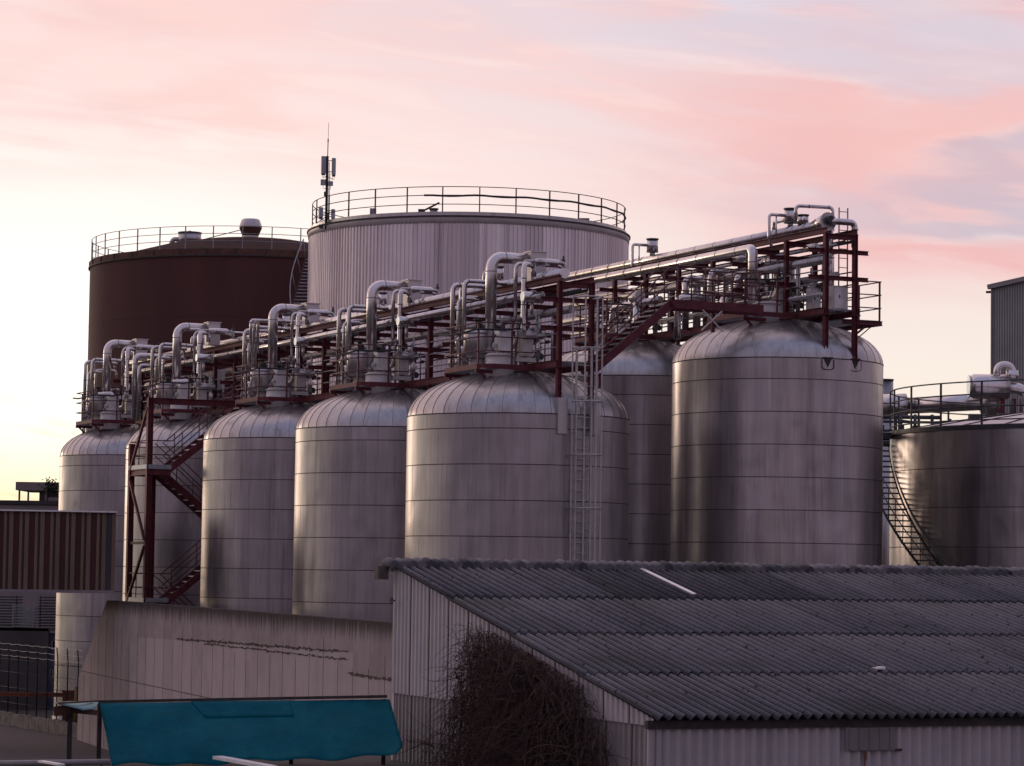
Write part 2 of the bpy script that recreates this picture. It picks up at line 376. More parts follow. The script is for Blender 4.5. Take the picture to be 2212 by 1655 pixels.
# ------------------------------------------------------------------ pipe racks (steel frames carrying the headers)
def rack(org, k, u0, n, step, label, extra):
    t=thing('pipe_rack',label,'steel frame',(org.x,org.y,k),RZ,'dark red steel pipe racks above the tanks')
    zd,zt=1.46,3.72; v0,v1=-.15,.85; u1=u0+(n-1)*step
    H=lambda p,q,w=.1,h=.16: MB().ibeam(p,q,w,h)
    for i in range(n):
        u=u0+i*step
        for v in (v0,v1):
            zb=zd+.06 if i else .02
            b=MB(); b.ibeam((v,u,zb),(v,u,zt-.0),.14,.13,up=(1,0,0))
            if i==0: b.box((v,u,zd-.14),(.26,.24,.03)); b.box((v,u,.03),(.26,.26,.03))
            else: b.box((v,u,zd-.22),(.1,.1,.4))
            b.build('post',M['red'],t)
        if i==0 or i==n-1 or True:
            b=MB(); b.ibeam((v0+.07,u,zt-.08),(v1-.07,u,zt-.08),.12,.15); b.build('top_crossbeam',M['red'],t)
        for zz in (zd+.95,zd+1.75):
            b=MB(); b.ibeam((v0-.55,u+.075,zz),(v1+.5,u+.075,zz),.1,.13); b.build('crossbeam',M['red'],t)
    for v,nm in ((v0-.02,'near'),(v1+.02,'far')):
        b=MB(); b.ibeam((v-.1*(1 if nm=='near' else -1),u0-.1,zd-.05),(v-.1*(1 if nm=='near' else -1),u1+.1,zd-.05),.09,.2); b.build('deck_beam',M['red'],t)
        b=MB(); b.ibeam((v,u0-.08,zt+.085),(v,u1+.08,zt+.085),.12,.17); b.build('top_beam',M['red'],t)
        b=MB()
        for zz in (zd+.42,zd+.8,zd+1.18): b.tube([(v,u0,zz),(v,u1,zz)],.022,6)
        b.build('handrail',M['red2'] if nm=='far' else M['grey'],t)
    b=MB()
    for i in range(int((u1-u0)/.09)): b.bar((v0+.0,u0+.09*i,zd+.02),(v1-.0,u0+.09*i,zd+.02),.012,.03)
    b.bar((v0+.3,u0,zd-.02),(v0+.3,u1,zd-.02),.03,.05); b.bar((v1-.3,u0,zd-.02),(v1-.3,u1,zd-.02),.03,.05)
    b.build('walkway_grating',M['grey'],t)
    # cable tray slung along the far side
    b=MB(); b.box((.62,(u0+u1)/2,zd+2.02),(.22,u1-u0,.03)); b.box((.52,(u0+u1)/2,zd+2.06),(.012,u1-u0,.08)); b.box((.725,(u0+u1)/2,zd+2.06),(.012,u1-u0,.08))
    b.build('cable_tray',M['dark'],t)
    return t
rackA=rack(OA,KA,-2.98,19,2.3,'long dark red steel pipe rack bridging five domed tanks',None)
rackB=rack(OB,KB,-3.05,7,2.3,'shorter raised dark red pipe rack over the two taller tanks',None)

# ------------------------------------------------------------------ header pipes
def pipe(name, pts, r, label, cat='pipe', mat=None, R=None, step=1.0, group=None, seg=16, origin=None, flange=None):
    P=[Vector(p) for p in pts]; o0=P[0].copy()
    P=[p-o0 for p in P]; P=fillet(P,R or r*1.8,6) if len(P)>2 else P
    mb=MB(); mb.tube(P,r,seg,0)
    if step: collars(mb,P,r,step)
    o=mb.build(name,[mat or M['clad'],M['band']]); o.location=o0
    return tag(o,label,cat,group)
pipe('header_pipe',[PA(.38,-2.2,KA+4.05),PA(.38,39.5,KA+4.05)],.15,'thick pale header pipe lying on top of the long pipe rack',step=2.4)
pipe('header_pipe',[PA(-.42,-1.9,KA+3.45),PA(-.42,37.6,KA+3.45)],.1,'thin shiny header pipe hung outside the long pipe rack',step=1.7)
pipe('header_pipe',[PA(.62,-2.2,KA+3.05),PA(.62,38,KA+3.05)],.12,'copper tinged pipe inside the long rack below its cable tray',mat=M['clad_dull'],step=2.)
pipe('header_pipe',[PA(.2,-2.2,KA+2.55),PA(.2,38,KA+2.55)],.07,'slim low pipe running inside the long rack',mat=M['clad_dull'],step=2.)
pipe('header_pipe',[PB(.36,-2.3,KB+4.12),PB(.36,18,KB+4.12)],.145,'thick shiny header pipe on the raised rack, topmost against the sky',step=1.25)
pipe('header_pipe',[PB(-1.0,-.2,KB+1.2),PB(-1.0,-.2,KB+3.5),PB(-1.0,17,KB+3.5)],.145,'shiny pipe dropping onto the tall tank at its front bend',step=1.25,R=.2)
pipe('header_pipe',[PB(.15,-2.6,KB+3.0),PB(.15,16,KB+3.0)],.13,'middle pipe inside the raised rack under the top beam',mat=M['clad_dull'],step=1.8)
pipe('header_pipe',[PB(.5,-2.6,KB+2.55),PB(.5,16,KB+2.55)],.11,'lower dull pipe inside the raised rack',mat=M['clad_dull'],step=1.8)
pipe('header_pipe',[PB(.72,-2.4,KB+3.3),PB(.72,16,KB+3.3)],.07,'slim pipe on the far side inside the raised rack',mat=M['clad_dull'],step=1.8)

# ------------------------------------------------------------------ service platform round each tank's fittings
def platform_proto():
    t=thing('service_platform','','platform',(0,0,0),RZ,'railed service platforms beside the tank fittings')
    zd=1.3; P=[(-.2,1.3),(-1.6,1.3),(-1.9,1.0),(-1.9,-1.3),(-1.6,-1.62),(-.2,-1.62)]
    b=MB()
    for (x0,y0),(x1,y1) in zip(P,P[1:]): b.bar((x0,y0,zd+.07),(x1,y1,zd+.07),.012,.14)
    b.build('toe_board',M['red'],t)
    b=MB()
    for zz in (zd+.5,zd+.9,zd+1.3): b.tube([(x,y,zz) for x,y in P],.02,6)
    b.build('handrail',M['red2'],t)
    for x,y in ((-1.6,1.3),(-1.9,.0),(-1.9,-1.3),(-1.0,-1.62),(-.9,1.3)):
        b=MB(); b.bar((x+.03,y,zd),(x+.03,y,zd+1.3),.05,.05); b.build('post',M['red2'],t)
    b=MB()
    for i in range(30): b.bar((-1.85,-1.5+.1*i*.93,zd-.0),(-1.35,-1.5+.1*i*.93,zd-.0),.014,.03)
    b.build('deck_grating',M['grey'],t)
    for y in (-1.2,1.0):
        b=MB(); b.bar((-1.9,y,zd-.06),(-.25,y,zd-.06),.08,.1); b.bar((-1.75,y,zd-.1),(-1.2,y,zd-.62),.06,.06); b.build('bracket',M['red'],t)
    return t
plat=platform_proto()
def shift(i): return -.5 if i<2 else 0.
def base(i,dv=0,du=0,dz=0):
    p=tank_pos[i]+DV*(dv+shift(i))+DU*du; return (p.x,p.y,tank_k[i]+dz)
for i in range(7):
    lab='red railed service platform on '+WHERE[i]
    if i==0: plat.location=base(0); plat['label']=lab
    else: dup(plat,base(i),None,lab)

def every(proto, lab, idx=range(7), f=None):
    first=True
    for i in idx:
        dv,du,dz=f(i) if f else (0,0,0)
        l=lab+' '+WHERE[i]
        if first: proto.location=base(i,dv,du,dz); proto.rotation_euler=(0,0,RZ); proto['label']=l; first=False
        else: dup(proto,base(i,dv,du,dz),None,l)

A_=range(5)
# bent vent duct
def duct_proto():
    t=thing('vent_duct','','duct',group='big bent vent ducts over the tanks')
    P=fillet([(-1.0,-.2,1.9),(-1.0,-.2,4.62),(.12,-.2,4.62)],.33,7)
    b=MB(); b.tube(P,.165,20)
    for z in (2.3,3.55,4.2):
        b.tube([(-1.0,-.2,z-.012),(-1.0,-.2,z+.012)],.169,20,1)
    for p in P[2:8:1]:
        pass
    b.tube([(-.6,-.2,4.62),(-.575,-.2,4.62)],.169,20,1)
    b.build('pipe',[M['clad'],M['band']],t)
    b=MB(); b.box((.38,-.2,4.4),(.46,.46,.84)); b.box((.38,-.2,4.835),(.54,.54,.03)); b.build('outlet_box',M['fascia'],t)
    b=MB(); b.cyl((-1.0,-.2,1.2),.12,.72); b.tube([(-1,-.2,1.86),(-1,-.2,1.9)],.2,18); b.build('neck',M['white'],t)
    return t
every(duct_proto(),'big bent silver vent duct above',A_)
# manway drum on the dome
def drum_proto():
    t=thing('manway','','manhole',group='white round manways on the domes')
    b=MB(); b.cyl((0,0,-.25),.41,.62,32); b.build('neck',M['white'],t)
    b=MB(); b.cyl((0,0,.375),.43,.04,32); b.cyl((0,0,.42),.36,.04,32); b.build('lid',M['white'],t)
    return t
every(drum_proto(),'wide white manway drum on the dome of',range(7),lambda i:(-1.05,-1.0,1.32) if i<5 else (-.9,-.9,1.35))
# stirrer drive vessel
def vessel_proto():
    t=thing('relief_vessel','','vessel',group='drum shaped relief vessels')
    b=MB(); b.lathe([(0,0),(.4,0),(.4,.74),(.36,.8),(0,.83)],28); b.build('drum',M['clad_dull'],t)
    b=MB(); b.lathe([(.4,.05),(.43,.05),(.43,.08),(.4,.08)],28,sm=False); b.lathe([(.4,.68),(.43,.68),(.43,.71),(.4,.71)],28,sm=False); b.build('flange',M['band'],t)
    b=MB(); b.cyl((0,0,-.62),.2,.62); b.build('neck',M['white'],t)
    b=MB(); b.tube(fillet([(-.3,.1,.55),(-.62,.1,.55),(-.5,.1,.1),(-.25,.1,-.1)],.1),.06,10); b.build('side_pipe',M['clad'],t)
    b=MB(); b.cyl((0,0,.83),.07,.25); b.cyl((0,0,1.08),.13,.05); b.cyl((.14,.08,.8),.05,.2); b.build('valve_head',M['dgreen'],t)
    return t
every(vessel_proto(),'grey drum shaped relief vessel on',range(5),lambda i:(-1.25,.15,1.72))
# bright instrument box
def ibox_proto():
    t=thing('instrument_box','','box',group='bright instrument boxes')
    b=MB(); b.box((0,0,.28),(.4,.34,.58)); b.box((0,0,.585),(.44,.38,.025)); b.build('case',M['alu'],t)
    b=MB(); b.box((-.205,0,.28),(.012,.26,.46)); b.build('door',M['white'],t)
    b=MB(); b.tube(fillet([(-.18,0,.2),(-.32,0,.2),(-.32,0,.05)],.06),.07,10); b.build('gland',M['white'],t)
    return t
every(ibox_proto(),'bright metal instrument box over the manway of',range(5),lambda i:(-.98,-1.05,1.83))
def cab_proto():
    t=thing('control_cabinet','','cabinet',group='grey control cabinets on the rack')
    b=MB(); b.box((0,0,.36),(.34,.3,.72)); b.build('case',M['clad_dull'],t)
    b=MB(); b.box((0,-.155,.36),(.28,.012,.62)); b.build('door',M['white'],t)
    b=MB(); b.box((-.06,0,-.1),(.62,.36,.12)); b.build('shelf',M['white'],t)
    return t
every(cab_proto(),'grey control cabinet on a white shelf at',range(5),lambda i:(-.32,-1.15,1.72))
def bottle_proto():
    t=thing('gas_cylinder','','cylinder',group='small upright cylinders beside the cabinets')
    b=MB(); b.lathe([(0,0),(.075,0),(.075,.42),(.04,.5),(.02,.52),(.02,.56)],16); b.build('body',M['clad'],t)
    b=MB(); b.cyl((0,0,.56),.035,.05,10); b.build('valve',M['dgreen'],t)
    return t
every(bottle_proto(),'small upright silver cylinder beside the cabinet of',range(5),lambda i:(-.02,-1.3,1.66))
# thin risers
names=['left','middle','right']
for q,(dv,du,top,rr) in enumerate(((-1.35,1.75,4.02,.07),(-1.28,1.48,3.6,.055),(-1.2,1.25,4.1,.066))):
    t=thing('riser_pipe','','pipe',group='thin riser pipes in threes')
    b=MB(); P=fillet([(0,0,-.1),(0,0,top-1.1),(1.0 if q!=1 else .5,0,top-1.1),(1.35 if q!=1 else .55,-.0,top-1.12)],.16,6)
    b.tube(P,rr,12); collars(b,P,rr,.9)
    b.build('pipe',[M['clad'],M['band']],t)
    b=MB(); b.tube([(0,0,.55),(0,0,.72)],rr+.03,12); b.build('sleeve',M['clad_dull'],t)
    every(t,names[q]+' one of three thin riser pipes on',A_,lambda i:(dv,du,1.05))
# tall thin loop
t=thing('loop_pipe','','pipe',group='looped pipes above the tanks')
b=MB(); P=fillet([(0,0,0),(0,0,1.55),(1.35,.0,1.55),(1.55,0,1.45)],.15,6); b.tube(P,.055,12); collars(b,P,.055,.7)
b.build('pipe',[M['clad'],M['band']],t)
b=MB(); b.tube([(1.5,0,1.35),(1.5,0,1.75)],.06,10); b.tube([(1.5,0,1.75),(1.5,0,1.85)],.03,8); b.build('vent_cap',M['dgreen'],t)
every(t,'tall thin looped pipe reaching over the header above',A_,lambda i:(-.55,-.9,2.85))
t=thing('drop_pipe','','pipe',group='hooked drop pipes beside the rack')
b=MB(); P=fillet([(.42,.25,1.62),(.42,.25,1.95),(0,0,1.95),(0,0,0.),(.5,0,-.06)],.13,6); b.tube(P,.078,12); collars(b,P,.078,.75)
b.build('pipe',[M['clad'],M['band']],t)
b=MB(); b.tube([(.05,0,-.08),(.62,0,-.08)],.105,14); b.build('lower_vessel',M['clad_dull'],t)
every(t,'hooked silver drop pipe beside the rack at',range(5),lambda i:(-.5,-1.35,2.4))
t=thing('small_vessel','','vessel',group='short horizontal vessels at the rack')
b=MB(); b.tube([(-.35,0,0),(-.3,0,0),(.25,0,0)],[.14,.16,.16],18); b.build('body',M['clad'],t)
b=MB(); b.tube([(.255,0,0),(.275,0,0)],.175,18); b.build('end_cap',M['white'],t)
b=MB(); b.tube([(-.05,0,-.15),(-.05,0,-.5)],.05,10); b.build('nozzle',M['clad_dull'],t)
every(t,'short horizontal vessel with round white end at',range(1,5),lambda i:(-.45,-1.9,3.35))
t=thing('condenser','','vessel',group='slim condensers on the header pipe')
b=MB(); b.tube([(-.4,0,0),(-.32,0,0),(.3,0,0),(.38,0,0)],[.05,.1,.1,.05],16); b.build('body',M['clad'],t)
b=MB(); b.tube(fillet([(.38,0,0),(.55,0,0),(.55,0,-.42)],.1),.05,10); b.tube(fillet([(-.38,0,0),(-.75,0,0),(-.75,0,-.4)],.1),.05,10); b.build('connector',M['clad_dull'],t)
every(t,'slim silver condenser across the header pipe above',range(5),lambda i:(.3,-1.2,4.45))
# valves and black cables
def valve_proto():
    t=thing('hand_valve','','valve',group='dark hand valves under the headers')
    b=MB(); b.tube([(0,-.16,0),(0,-.06,0),(0,.06,0),(0,.16,0)],[.1,.07,.07,.1],12); b.cyl((0,0,.05),.04,.2,10); b.build('body',M['dgreen'],t)
    b=MB(); b.tube([(.1*math.cos(a),.1*math.sin(a),.27) for a in [2*PI*k/14 for k in range(14)]],.014,6,closed=True); b.bar((-.1,0,.27),(.1,0,.27),.014,.014); b.bar((0,-.1,.27),(0,.1,.27),.014,.014); b.build('handwheel',M['dark'],t)
    return t
every(valve_proto(),'dark hand valve in front of the rack at',range(7),lambda i:(-.5,.55,2.6))
every(valve_proto(),'dark hand valve inside the railing of',range(7),lambda i:(-.7,-.45,2.45))
every(valve_proto(),'dark hand valve under the copper tinged pipe at',range(7),lambda i:(.3,2.2,2.75))
every(valve_proto(),'dark low hand valve beside the grating at',range(7),lambda i:(.2,-.9,1.75))
t=thing('power_cable','','cable',group='drooping black cables on the platforms')
b=MB(); b.tube([(-1.95,1.3,.0),(-1.97,.5,-.06),(-1.97,-.5,-.05),(-1.92,-1.3,.0),(-1.2,-1.65,-.02),(-.7,-1.5,.06),(-.5,-1.3,.5)],.03,8); b.build('cable',M['dark'],t)
b=MB(); b.tube([(-1.2,-1.0,-.1),(-1.4,-1.1,-.45),(-1.15,-1.15,-.75),(-.9,-1.1,-.5),(-.75,-1.2,.1),(-.7,-1.3,.45)],.018,6); b.build('loose_end',M['dark'],t)
every(t,'black cable sagging along the railing of',range(7),lambda i:(0,0,2.42))
t=thing('junction_cluster','','fittings',group='clusters of small fittings under the headers')
rr=random.Random(4)
for k in range(16):
    b=MB(); x,y,z=rr.uniform(-.25,.25),rr.uniform(-.9,.9),rr.uniform(-.3,.3)
    if k%3==0: b.tube([(x,y,z),(x,y+rr.uniform(.1,.3),z)],rr.uniform(.03,.06),8)
    elif k%3==1: b.cyl((x,y,z),rr.uniform(.03,.07),rr.uniform(.1,.4),10)
    else: b.box((x,y,z),(rr.uniform(.06,.16),rr.uniform(.06,.16),rr.uniform(.08,.2)))
    b.build('fitting',M['dgreen'],t)
for k in range(9):
    x,y=rr.uniform(-.3,.3),rr.uniform(-1,1); b=MB(); b.tube([(x,y,-.9),(x,y,rr.uniform(.2,.7))],rr.uniform(.02,.045),8)
    b.build('small_pipe',M['clad_dull'],t)
every(t,'tangle of small pipe fittings inside the rack at',range(7),lambda i:(.25,-.3,2.45))
t2=dup(t,(0,0,0)); t2['group']='clusters of small fittings between tanks'
every(t2,'tangle of small fittings in the rack just beyond',range(6),lambda i:(.25,2.7,2.35))
t=thing('standing_pipe','','pipe',group='upright pipes behind the walkway')
b=MB(); b.tube([(0,0,0),(0,0,2.0)],.06,12); b.build('pipe',M['clad'],t)
b=MB(); b.tube([(0,0,.9),(0,0,1.05)],.085,12); b.tube([(0,0,0),(0,0,.03)],.12,12); b.build('flange',M['clad_dull'],t)
every(t,'upright silver pipe behind the walkway rail at',range(6),lambda i:(1.05,3.6,1.35))
t=thing('stub_pipe','','pipe',group='pale pipes under the rack by the neighbouring dome')
b=MB(); P=fillet([(0,0,0),(0,0,1.35),(.5,0,1.4)],.15); b.tube(P,.1,14); collars(b,P,.1,.6); b.build('pipe',[M['clad'],M['band']],t)
b=MB(); b.cyl((0,0,-.04),.16,.05); b.build('flange',M['clad_dull'],t)
every(t,'pale bent pipe standing low on the dome of',range(5),lambda i:(-.75,.55,1.36))

t=thing('riser_pair','','pipe',group='paired slim risers between the tanks')
for q,(x,top) in enumerate(((0,2.7),(.02,2.35))):
    b=MB(); y=-.2*q; P=fillet([(x,y,0),(x,y,top),(.9,y,top),(.9,y,top-.3)],.14,6); b.tube(P,.05,10); collars(b,P,.05,.8); b.build('pipe',[M['clad'],M['band']],t)
every(t,'pair of slim risers standing beyond',A_,lambda i:(-.75,2.55,1.35))
t=thing('bypass_pipe','','pipe',group='low bypass pipes behind the railings')
b=MB(); P=fillet([(0,0,.6),(0,0,0),(0,2.6,0),(.6,2.6,0)],.15,6); b.tube(P,.065,10); collars(b,P,.065,.7); b.build('pipe',[M['clad_dull'],M['band']],t)
b=MB(); b.tube([(0,.9,0),(0,1.0,0)],.12,12); b.tube([(0,1.25,0),(0,1.35,0)],.12,12); b.tube([(0,1.0,0),(0,1.25,0)],.09,12); b.build('valve',M['dgreen'],t)
every(t,'low valved bypass pipe behind the railing of',range(7),lambda i:(-.38,-.6,2.05))
t=thing('filter_pot','','vessel',group='small filter pots on the platforms')
b=MB(); b.lathe([(0,0),(.14,0),(.14,.5),(.1,.58),(0,.6)],18); b.build('body',M['clad'],t)
b=MB(); b.cyl((0,0,.34),.165,.04,18); b.tube([(0,0,.6),(0,0,1.0)],.04,8); b.build('flange',M['band'],t)
every(t,'small silver filter pot on the platform of',range(7),lambda i:(-1.45,.75,1.5))
t=thing('header_pot','','vessel',group='short pots on top of the long header')
b=MB(); b.cyl((0,0,.1),.13,.36,18); b.cyl((0,0,0),.06,.1,12); b.build('body',M['clad'],t)
b=MB(); b.cyl((0,0,.46),.155,.03,18); b.build('lid',M['band'],t)
b=MB(); b.tube(fillet([(-.1,0,.3),(-.5,0,.3),(-.5,0,-.5)],.1),.045,10); b.build('bent_pipe',M['clad'],t)
every(t,'short lidded pot on the long header just beyond',A_,lambda i:(.38-shift(i),2.3,4.18))

# ------------------------------------------------------------------ fittings special to the raised rack
for k,(v,z,r,lab) in enumerate(((-.05,1.95,.06,'lowest slim pipe inside the raised rack above its deck'),(.45,3.45,.05,'thin pipe just under the top beam of the raised rack'),(.75,2.0,.05,'thin low pipe on the far side of the raised rack'))):
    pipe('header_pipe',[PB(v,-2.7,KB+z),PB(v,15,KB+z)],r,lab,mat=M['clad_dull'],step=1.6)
for k,(v,u,z0,z1,r) in enumerate(((.1,-1.0,1.5,3.0,.06),(.6,-1.7,1.5,3.4,.07),(.3,1.2,1.5,3.0,.08),(.65,1.9,1.5,3.4,.06),(.15,3.1,1.5,2.9,.07),(.55,4.2,1.5,3.3,.07),(.2,5.4,1.5,3.0,.06),(.6,6.4,1.5,3.3,.07))):
    t=thing('valve_riser',('first','second','third','fourth','fifth','sixth','seventh','eighth')[k]+' upright valve pipe in the raised rack, counted from its right end','pipe',(*PB(v,u).xy,KB+z0),RZ,'upright valve pipes in the raised rack')
    b=MB(); b.tube([(0,0,0),(0,0,z1-z0)],r,12); b.build('pipe',M['clad_dull'],t)
    b=MB(); b.tube([(0,0,.55),(0,0,.6)],r+.06,12); b.tube([(0,0,.6),(0,0,.85)],r+.03,12); b.tube([(0,0,.85),(0,0,.9)],r+.06,12); b.tube([(-.22,0,.72),(0,0,.72)],.035,8); b.build('valve',M['dgreen'],t)
    b=MB(); b.tube([(-.22,.11*math.cos(a),.72+.11*math.sin(a)) for a in [2*PI*q/14 for q in range(14)]],.014,6,closed=True); b.build('handwheel',M['dark'],t)
def tallB(lab,du,dv=0):
    t=thing('surge_drum',lab,'vessel',(*PB(.36+dv,du).xy,KB+4.25),RZ,'lidded drums on the raised header')
    b=MB(); b.cyl((0,0,0),.09,.14); b.build('neck',M['clad_dull'],t)
    b=MB(); b.cyl((0,0,.14),.19,.4,24); b.build('drum',M['clad'],t)
    b=MB(); b.cyl((0,0,.545),.215,.03,24); b.cyl((0,0,.115),.205,.022,24); b.build('lid',M['band'],t)
    b=MB(); b.tube(fillet([(-.18,0,.34),(-.75,0,.34),(-.75,0,-.35),(-.6,.1,-.62)],.1),.05,10); b.tube([(-.5,0,.3),(-.5,0,-.3)],.025,8); b.build('bent_pipe',M['clad'],t)
tallB('lidded drum on the raised header nearest its flanged end',-.1)
tallB('lidded drum on the raised header in front of the corrugated tank',9.0)
t=thing('header_end',"flanged conical end piece of the raised header pipe",'pipe fitting',(*PB(.36,-2.3).xy,KB+4.12),RZ)
b=MB(); b.tube([(0,.75,.03),(0,.3,.06),(0,.0,.06)],[.15,.22,.24],20); b.build('cone',M['clad'],t)
b=MB(); b.tube([(0,0,.06),(0,-.03,.06)],.28,20); b.build('flange',M['clad_dull'],t)
b=MB(); b.tube(fillet([(.1,-.03,.04),(.1,-.3,.04),(.75,-.3,.04),(.75,-.3,-.7)],.15),.1,14); b.build('elbow',M['clad'],t)
b=MB(); b.tube([(-.0,-.1,.1),(-.0,-.2,.1)],.12,14); b.build('valve',M['dgreen'],t)
pipe('loop_pipe',[PB(-.1,-1.2,KB+4.2),PB(-.1,-1.2,KB+4.75),PB(.95,-1.6,KB+4.72),PB(.95,-1.6,KB+4.0)],.055,'thin pipe looping over the end of the raised header',R=.12,step=.6)
pipe('drop_pipe',[PB(.5,-2.2,KB+4.0),PB(.5,-2.2,KB+1.6)],.1,'upright pipe inside the end bay of the raised rack',step=.6)
pipe('drop_pipe',[PB(.55,.7,KB+3.2),PB(.55,.7,KB+1.5)],.1,'upright pipe inside the middle bay of the raised rack',step=.6)
for k,(v,u,z0,z1,v2) in enumerate(((.95,-1.5,1.45,3.5,.4),(1.0,.9,1.45,3.3,.3),(.95,2.9,1.45,3.6,.4),(-.35,3.6,1.45,3.2,.3),(-.4,5.2,1.45,3.1,.3),(-.35,1.9,1.5,2.9,.3))):
    pipe('thick_riser',[PB(v,u,KB+z0),PB(v,u,KB+z1),PB(v2,u,KB+z1),PB(v2,u+.5,KB+z1)],.115,('thick silver bent pipe behind the end bay of the raised rack','thick silver bent pipe behind the second bay of the raised rack','thick silver bent pipe behind the third bay of the raised rack','thick silver bent pipe before the third bay of the raised rack','thick silver bent pipe before the fourth bay of the raised rack','thick low bent pipe before the second bay of the raised rack')[k],step=.7,R=.2,group='thick bent pipes at the raised rack')
pipe('top_pipe',[PB(.36,.9,KB+4.2),PB(.36,.9,KB+4.5),PB(.36,-.9,KB+4.5),PB(.2,-1.2,KB+4.3)],.06,'slim pipe linking the lidded drum to the header end',step=.6,R=.12)
t=thing('surge_drum','second lower lidded drum on the raised header beside the flanged end','vessel',(*PB(.36,-.85).xy,KB+4.25),RZ,'lidded drums on the raised header')
b=MB(); b.cyl((0,0,0),.17,.26,24); b.build('drum',M['clad'],t)
b=MB(); b.cyl((0,0,.265),.19,.03,24); b.build('lid',M['band'],t)
# pipework found at one tank only
uu=4*SP
pipe('long_drop_pipe',[PA(-.1,uu-3.1,KA+3.95),PA(-1.2,uu-3.1,KA+3.95),PA(-1.2,uu-3.1,KA+1.42)],.115,'long thick drop pipe between the two leftmost tanks',step=.9,R=.22)
pipe('long_drop_pipe',[PA(-.2,uu-3.35,KA+3.55),PA(-1.1,uu-3.35,KA+3.55),PA(-1.1,uu-3.35,KA+1.5)],.08,'slimmer drop pipe beside the long thick drop pipe at left',step=.9,R=.16)
uu=3*SP
pipe('twin_pipe',[PA(2.4,uu-.5,KA+4.45),PA(-.8,uu-.6,KA+4.5),PA(-.8,uu-.6,KA+2.3)],.05,'first of two twin thin pipes above the stair tower tank',step=.8,R=.12)
pipe('twin_pipe',[PA(-1.2,uu-.75,KA+4.5),PA(-.72,uu-.8,KA+4.5),PA(-.72,uu-.8,KA+2.3)],.05,'second of two twin thin pipes above the stair tower tank',step=.8,R=.12)
pipe('white_elbow',[PA(-1.75,uu-.55,KA+2.5),PA(-1.2,uu-.75,KA+2.55),PA(-1.2,uu-.75,KA+1.45)],.085,'bright right angled pipe inside the railing behind the stair tower',mat=M['alu'],step=0,R=.1)
pipe('white_elbow',[PA(-1.95,4*SP-.55,KA+2.5),PA(-1.4,4*SP-.75,KA+2.55),PA(-1.4,4*SP-.75,KA+1.45)],.085,'bright right angled pipe inside the railing of the leftmost tank',mat=M['alu'],step=0,R=.1)
uu=2*SP
for k,dx in enumerate((0,.13,.26)):
    pipe('bundle_pipe',[PA(-1.46+dx,uu+.8,KA+3.1),PA(-1.46+dx,uu+.8,KA+4.25),PA(.3+dx*.3,uu+.8-.2*k,KA+4.25)],.055,('left','middle','right')[k]+' pipe of a hanging bundle of three above the tank right of the stair',step=.7,R=.1,group='hanging bundle of three pipes')
q=PA(.1,27.2,KA+2.3); t=thing('control_cabinet','pale cabinet standing alone in the long rack between two tanks','cabinet',tuple(q),RZ,'grey control cabinets on the rack')
b=MB(); b.box((0,0,.37),(.3,.55,.75)); b.build('case',M['white'],t)
b=MB(); b.box((-.157,0,.37),(.012,.47,.65)); b.build('door',M['fascia'],t)
b=MB(); b.box((-.166,.08,.56),(.008,.12,.1)); b.build('nameplate',M['blue'],t)
# round-ended pipe, hook pipes between the racks
pipe('hook_pipe',[PB(-1.1,9.0,KB+1.25),PB(-1.1,9.0,KB+2.42),PB(-1.1,5.6,KB+2.42)],.11,'hooked silver pipe seen behind the caged ladder',R=.22,step=.8)
pipe('hook_pipe',[PB(-1.7,3.3,KB+.95),PB(-1.7,3.3,KB+2.25),PB(-.6,2.9,KB+2.3)],.11,'hooked silver pipe at the left shoulder of the tall tank',R=.22,step=.8)
t=thing('blind_end_pipe','thick white upright pipe capped by a round disc behind the sloping stair','pipe',(*PB(-1.25,7.0).xy,KB+1.25),RZ)
b=MB(); b.tube([(0,0,0),(0,0,1.25)],.11,16); b.build('pipe',M['clad'],t)
b=MB(); b.tube([(0,-.22,1.35),(0,.3,1.35)],.16,20); b.build('cross_pipe',M['clad_dull'],t)
b=MB(); b.tube([(0,-.225,1.35),(0,-.26,1.35)],.19,24); b.build('end_disc',M['white'],t)
for dv,du,w,lab in ((-.2,-.3,.36,'left one of three white cabinets standing in the raised rack'),(.3,-1.6,.34,'middle white cabinet standing in the raised rack'),(.55,-2.6,.5,'rightmost white cabinet in the end bay of the raised rack')):
    t=thing('switch_cabinet',lab,'cabinet',(*PB(dv,du).xy,KB+1.5),RZ,'white cabinets in the raised rack')
    b=MB(); b.box((0,0,.36),(w,.3,.72)); b.build('case',M['white'],t)
    b=MB(); b.box((0,-.157,.36),(w-.06,.012,.62)); b.build('door',M['alu'],t)
    b=MB(); b.box((-.05,-.17,.4),(.03,.02,.09)); b.build('handle',M['dark'],t)
t=thing('pressure_vessel','short shiny horizontal cylinder hung in the raised rack','vessel',(*PB(.35,-1.1).xy,KB+2.3),RZ)
b=MB(); b.tube([(0,-.35,0),(0,-.3,0),(0,.3,0),(0,.35,0)],[.09,.115,.115,.09],18); b.build('body',M['clad'],t)
b=MB(); b.tube([(0,-.37,0),(0,-.39,0)],.13,18); b.build('end_cap',M['white'],t)
t=thing('rack_ladder','thin upright ladder rising above the raised rack at its right end','ladder',(*PB(.72,-2.35).xy,KB+1.5),RZ)
for x in (0,.3):
    b=MB(); b.tube([(x,0,0),(x,0,3.12)],.022,8); b.build('rail',M['grey'],t)
for k in range(11):
    b=MB(); b.tube([(.0,0,.2+.28*k),(.3,0,.2+.28*k)],.013,6); b.build('rung',M['grey'],t)
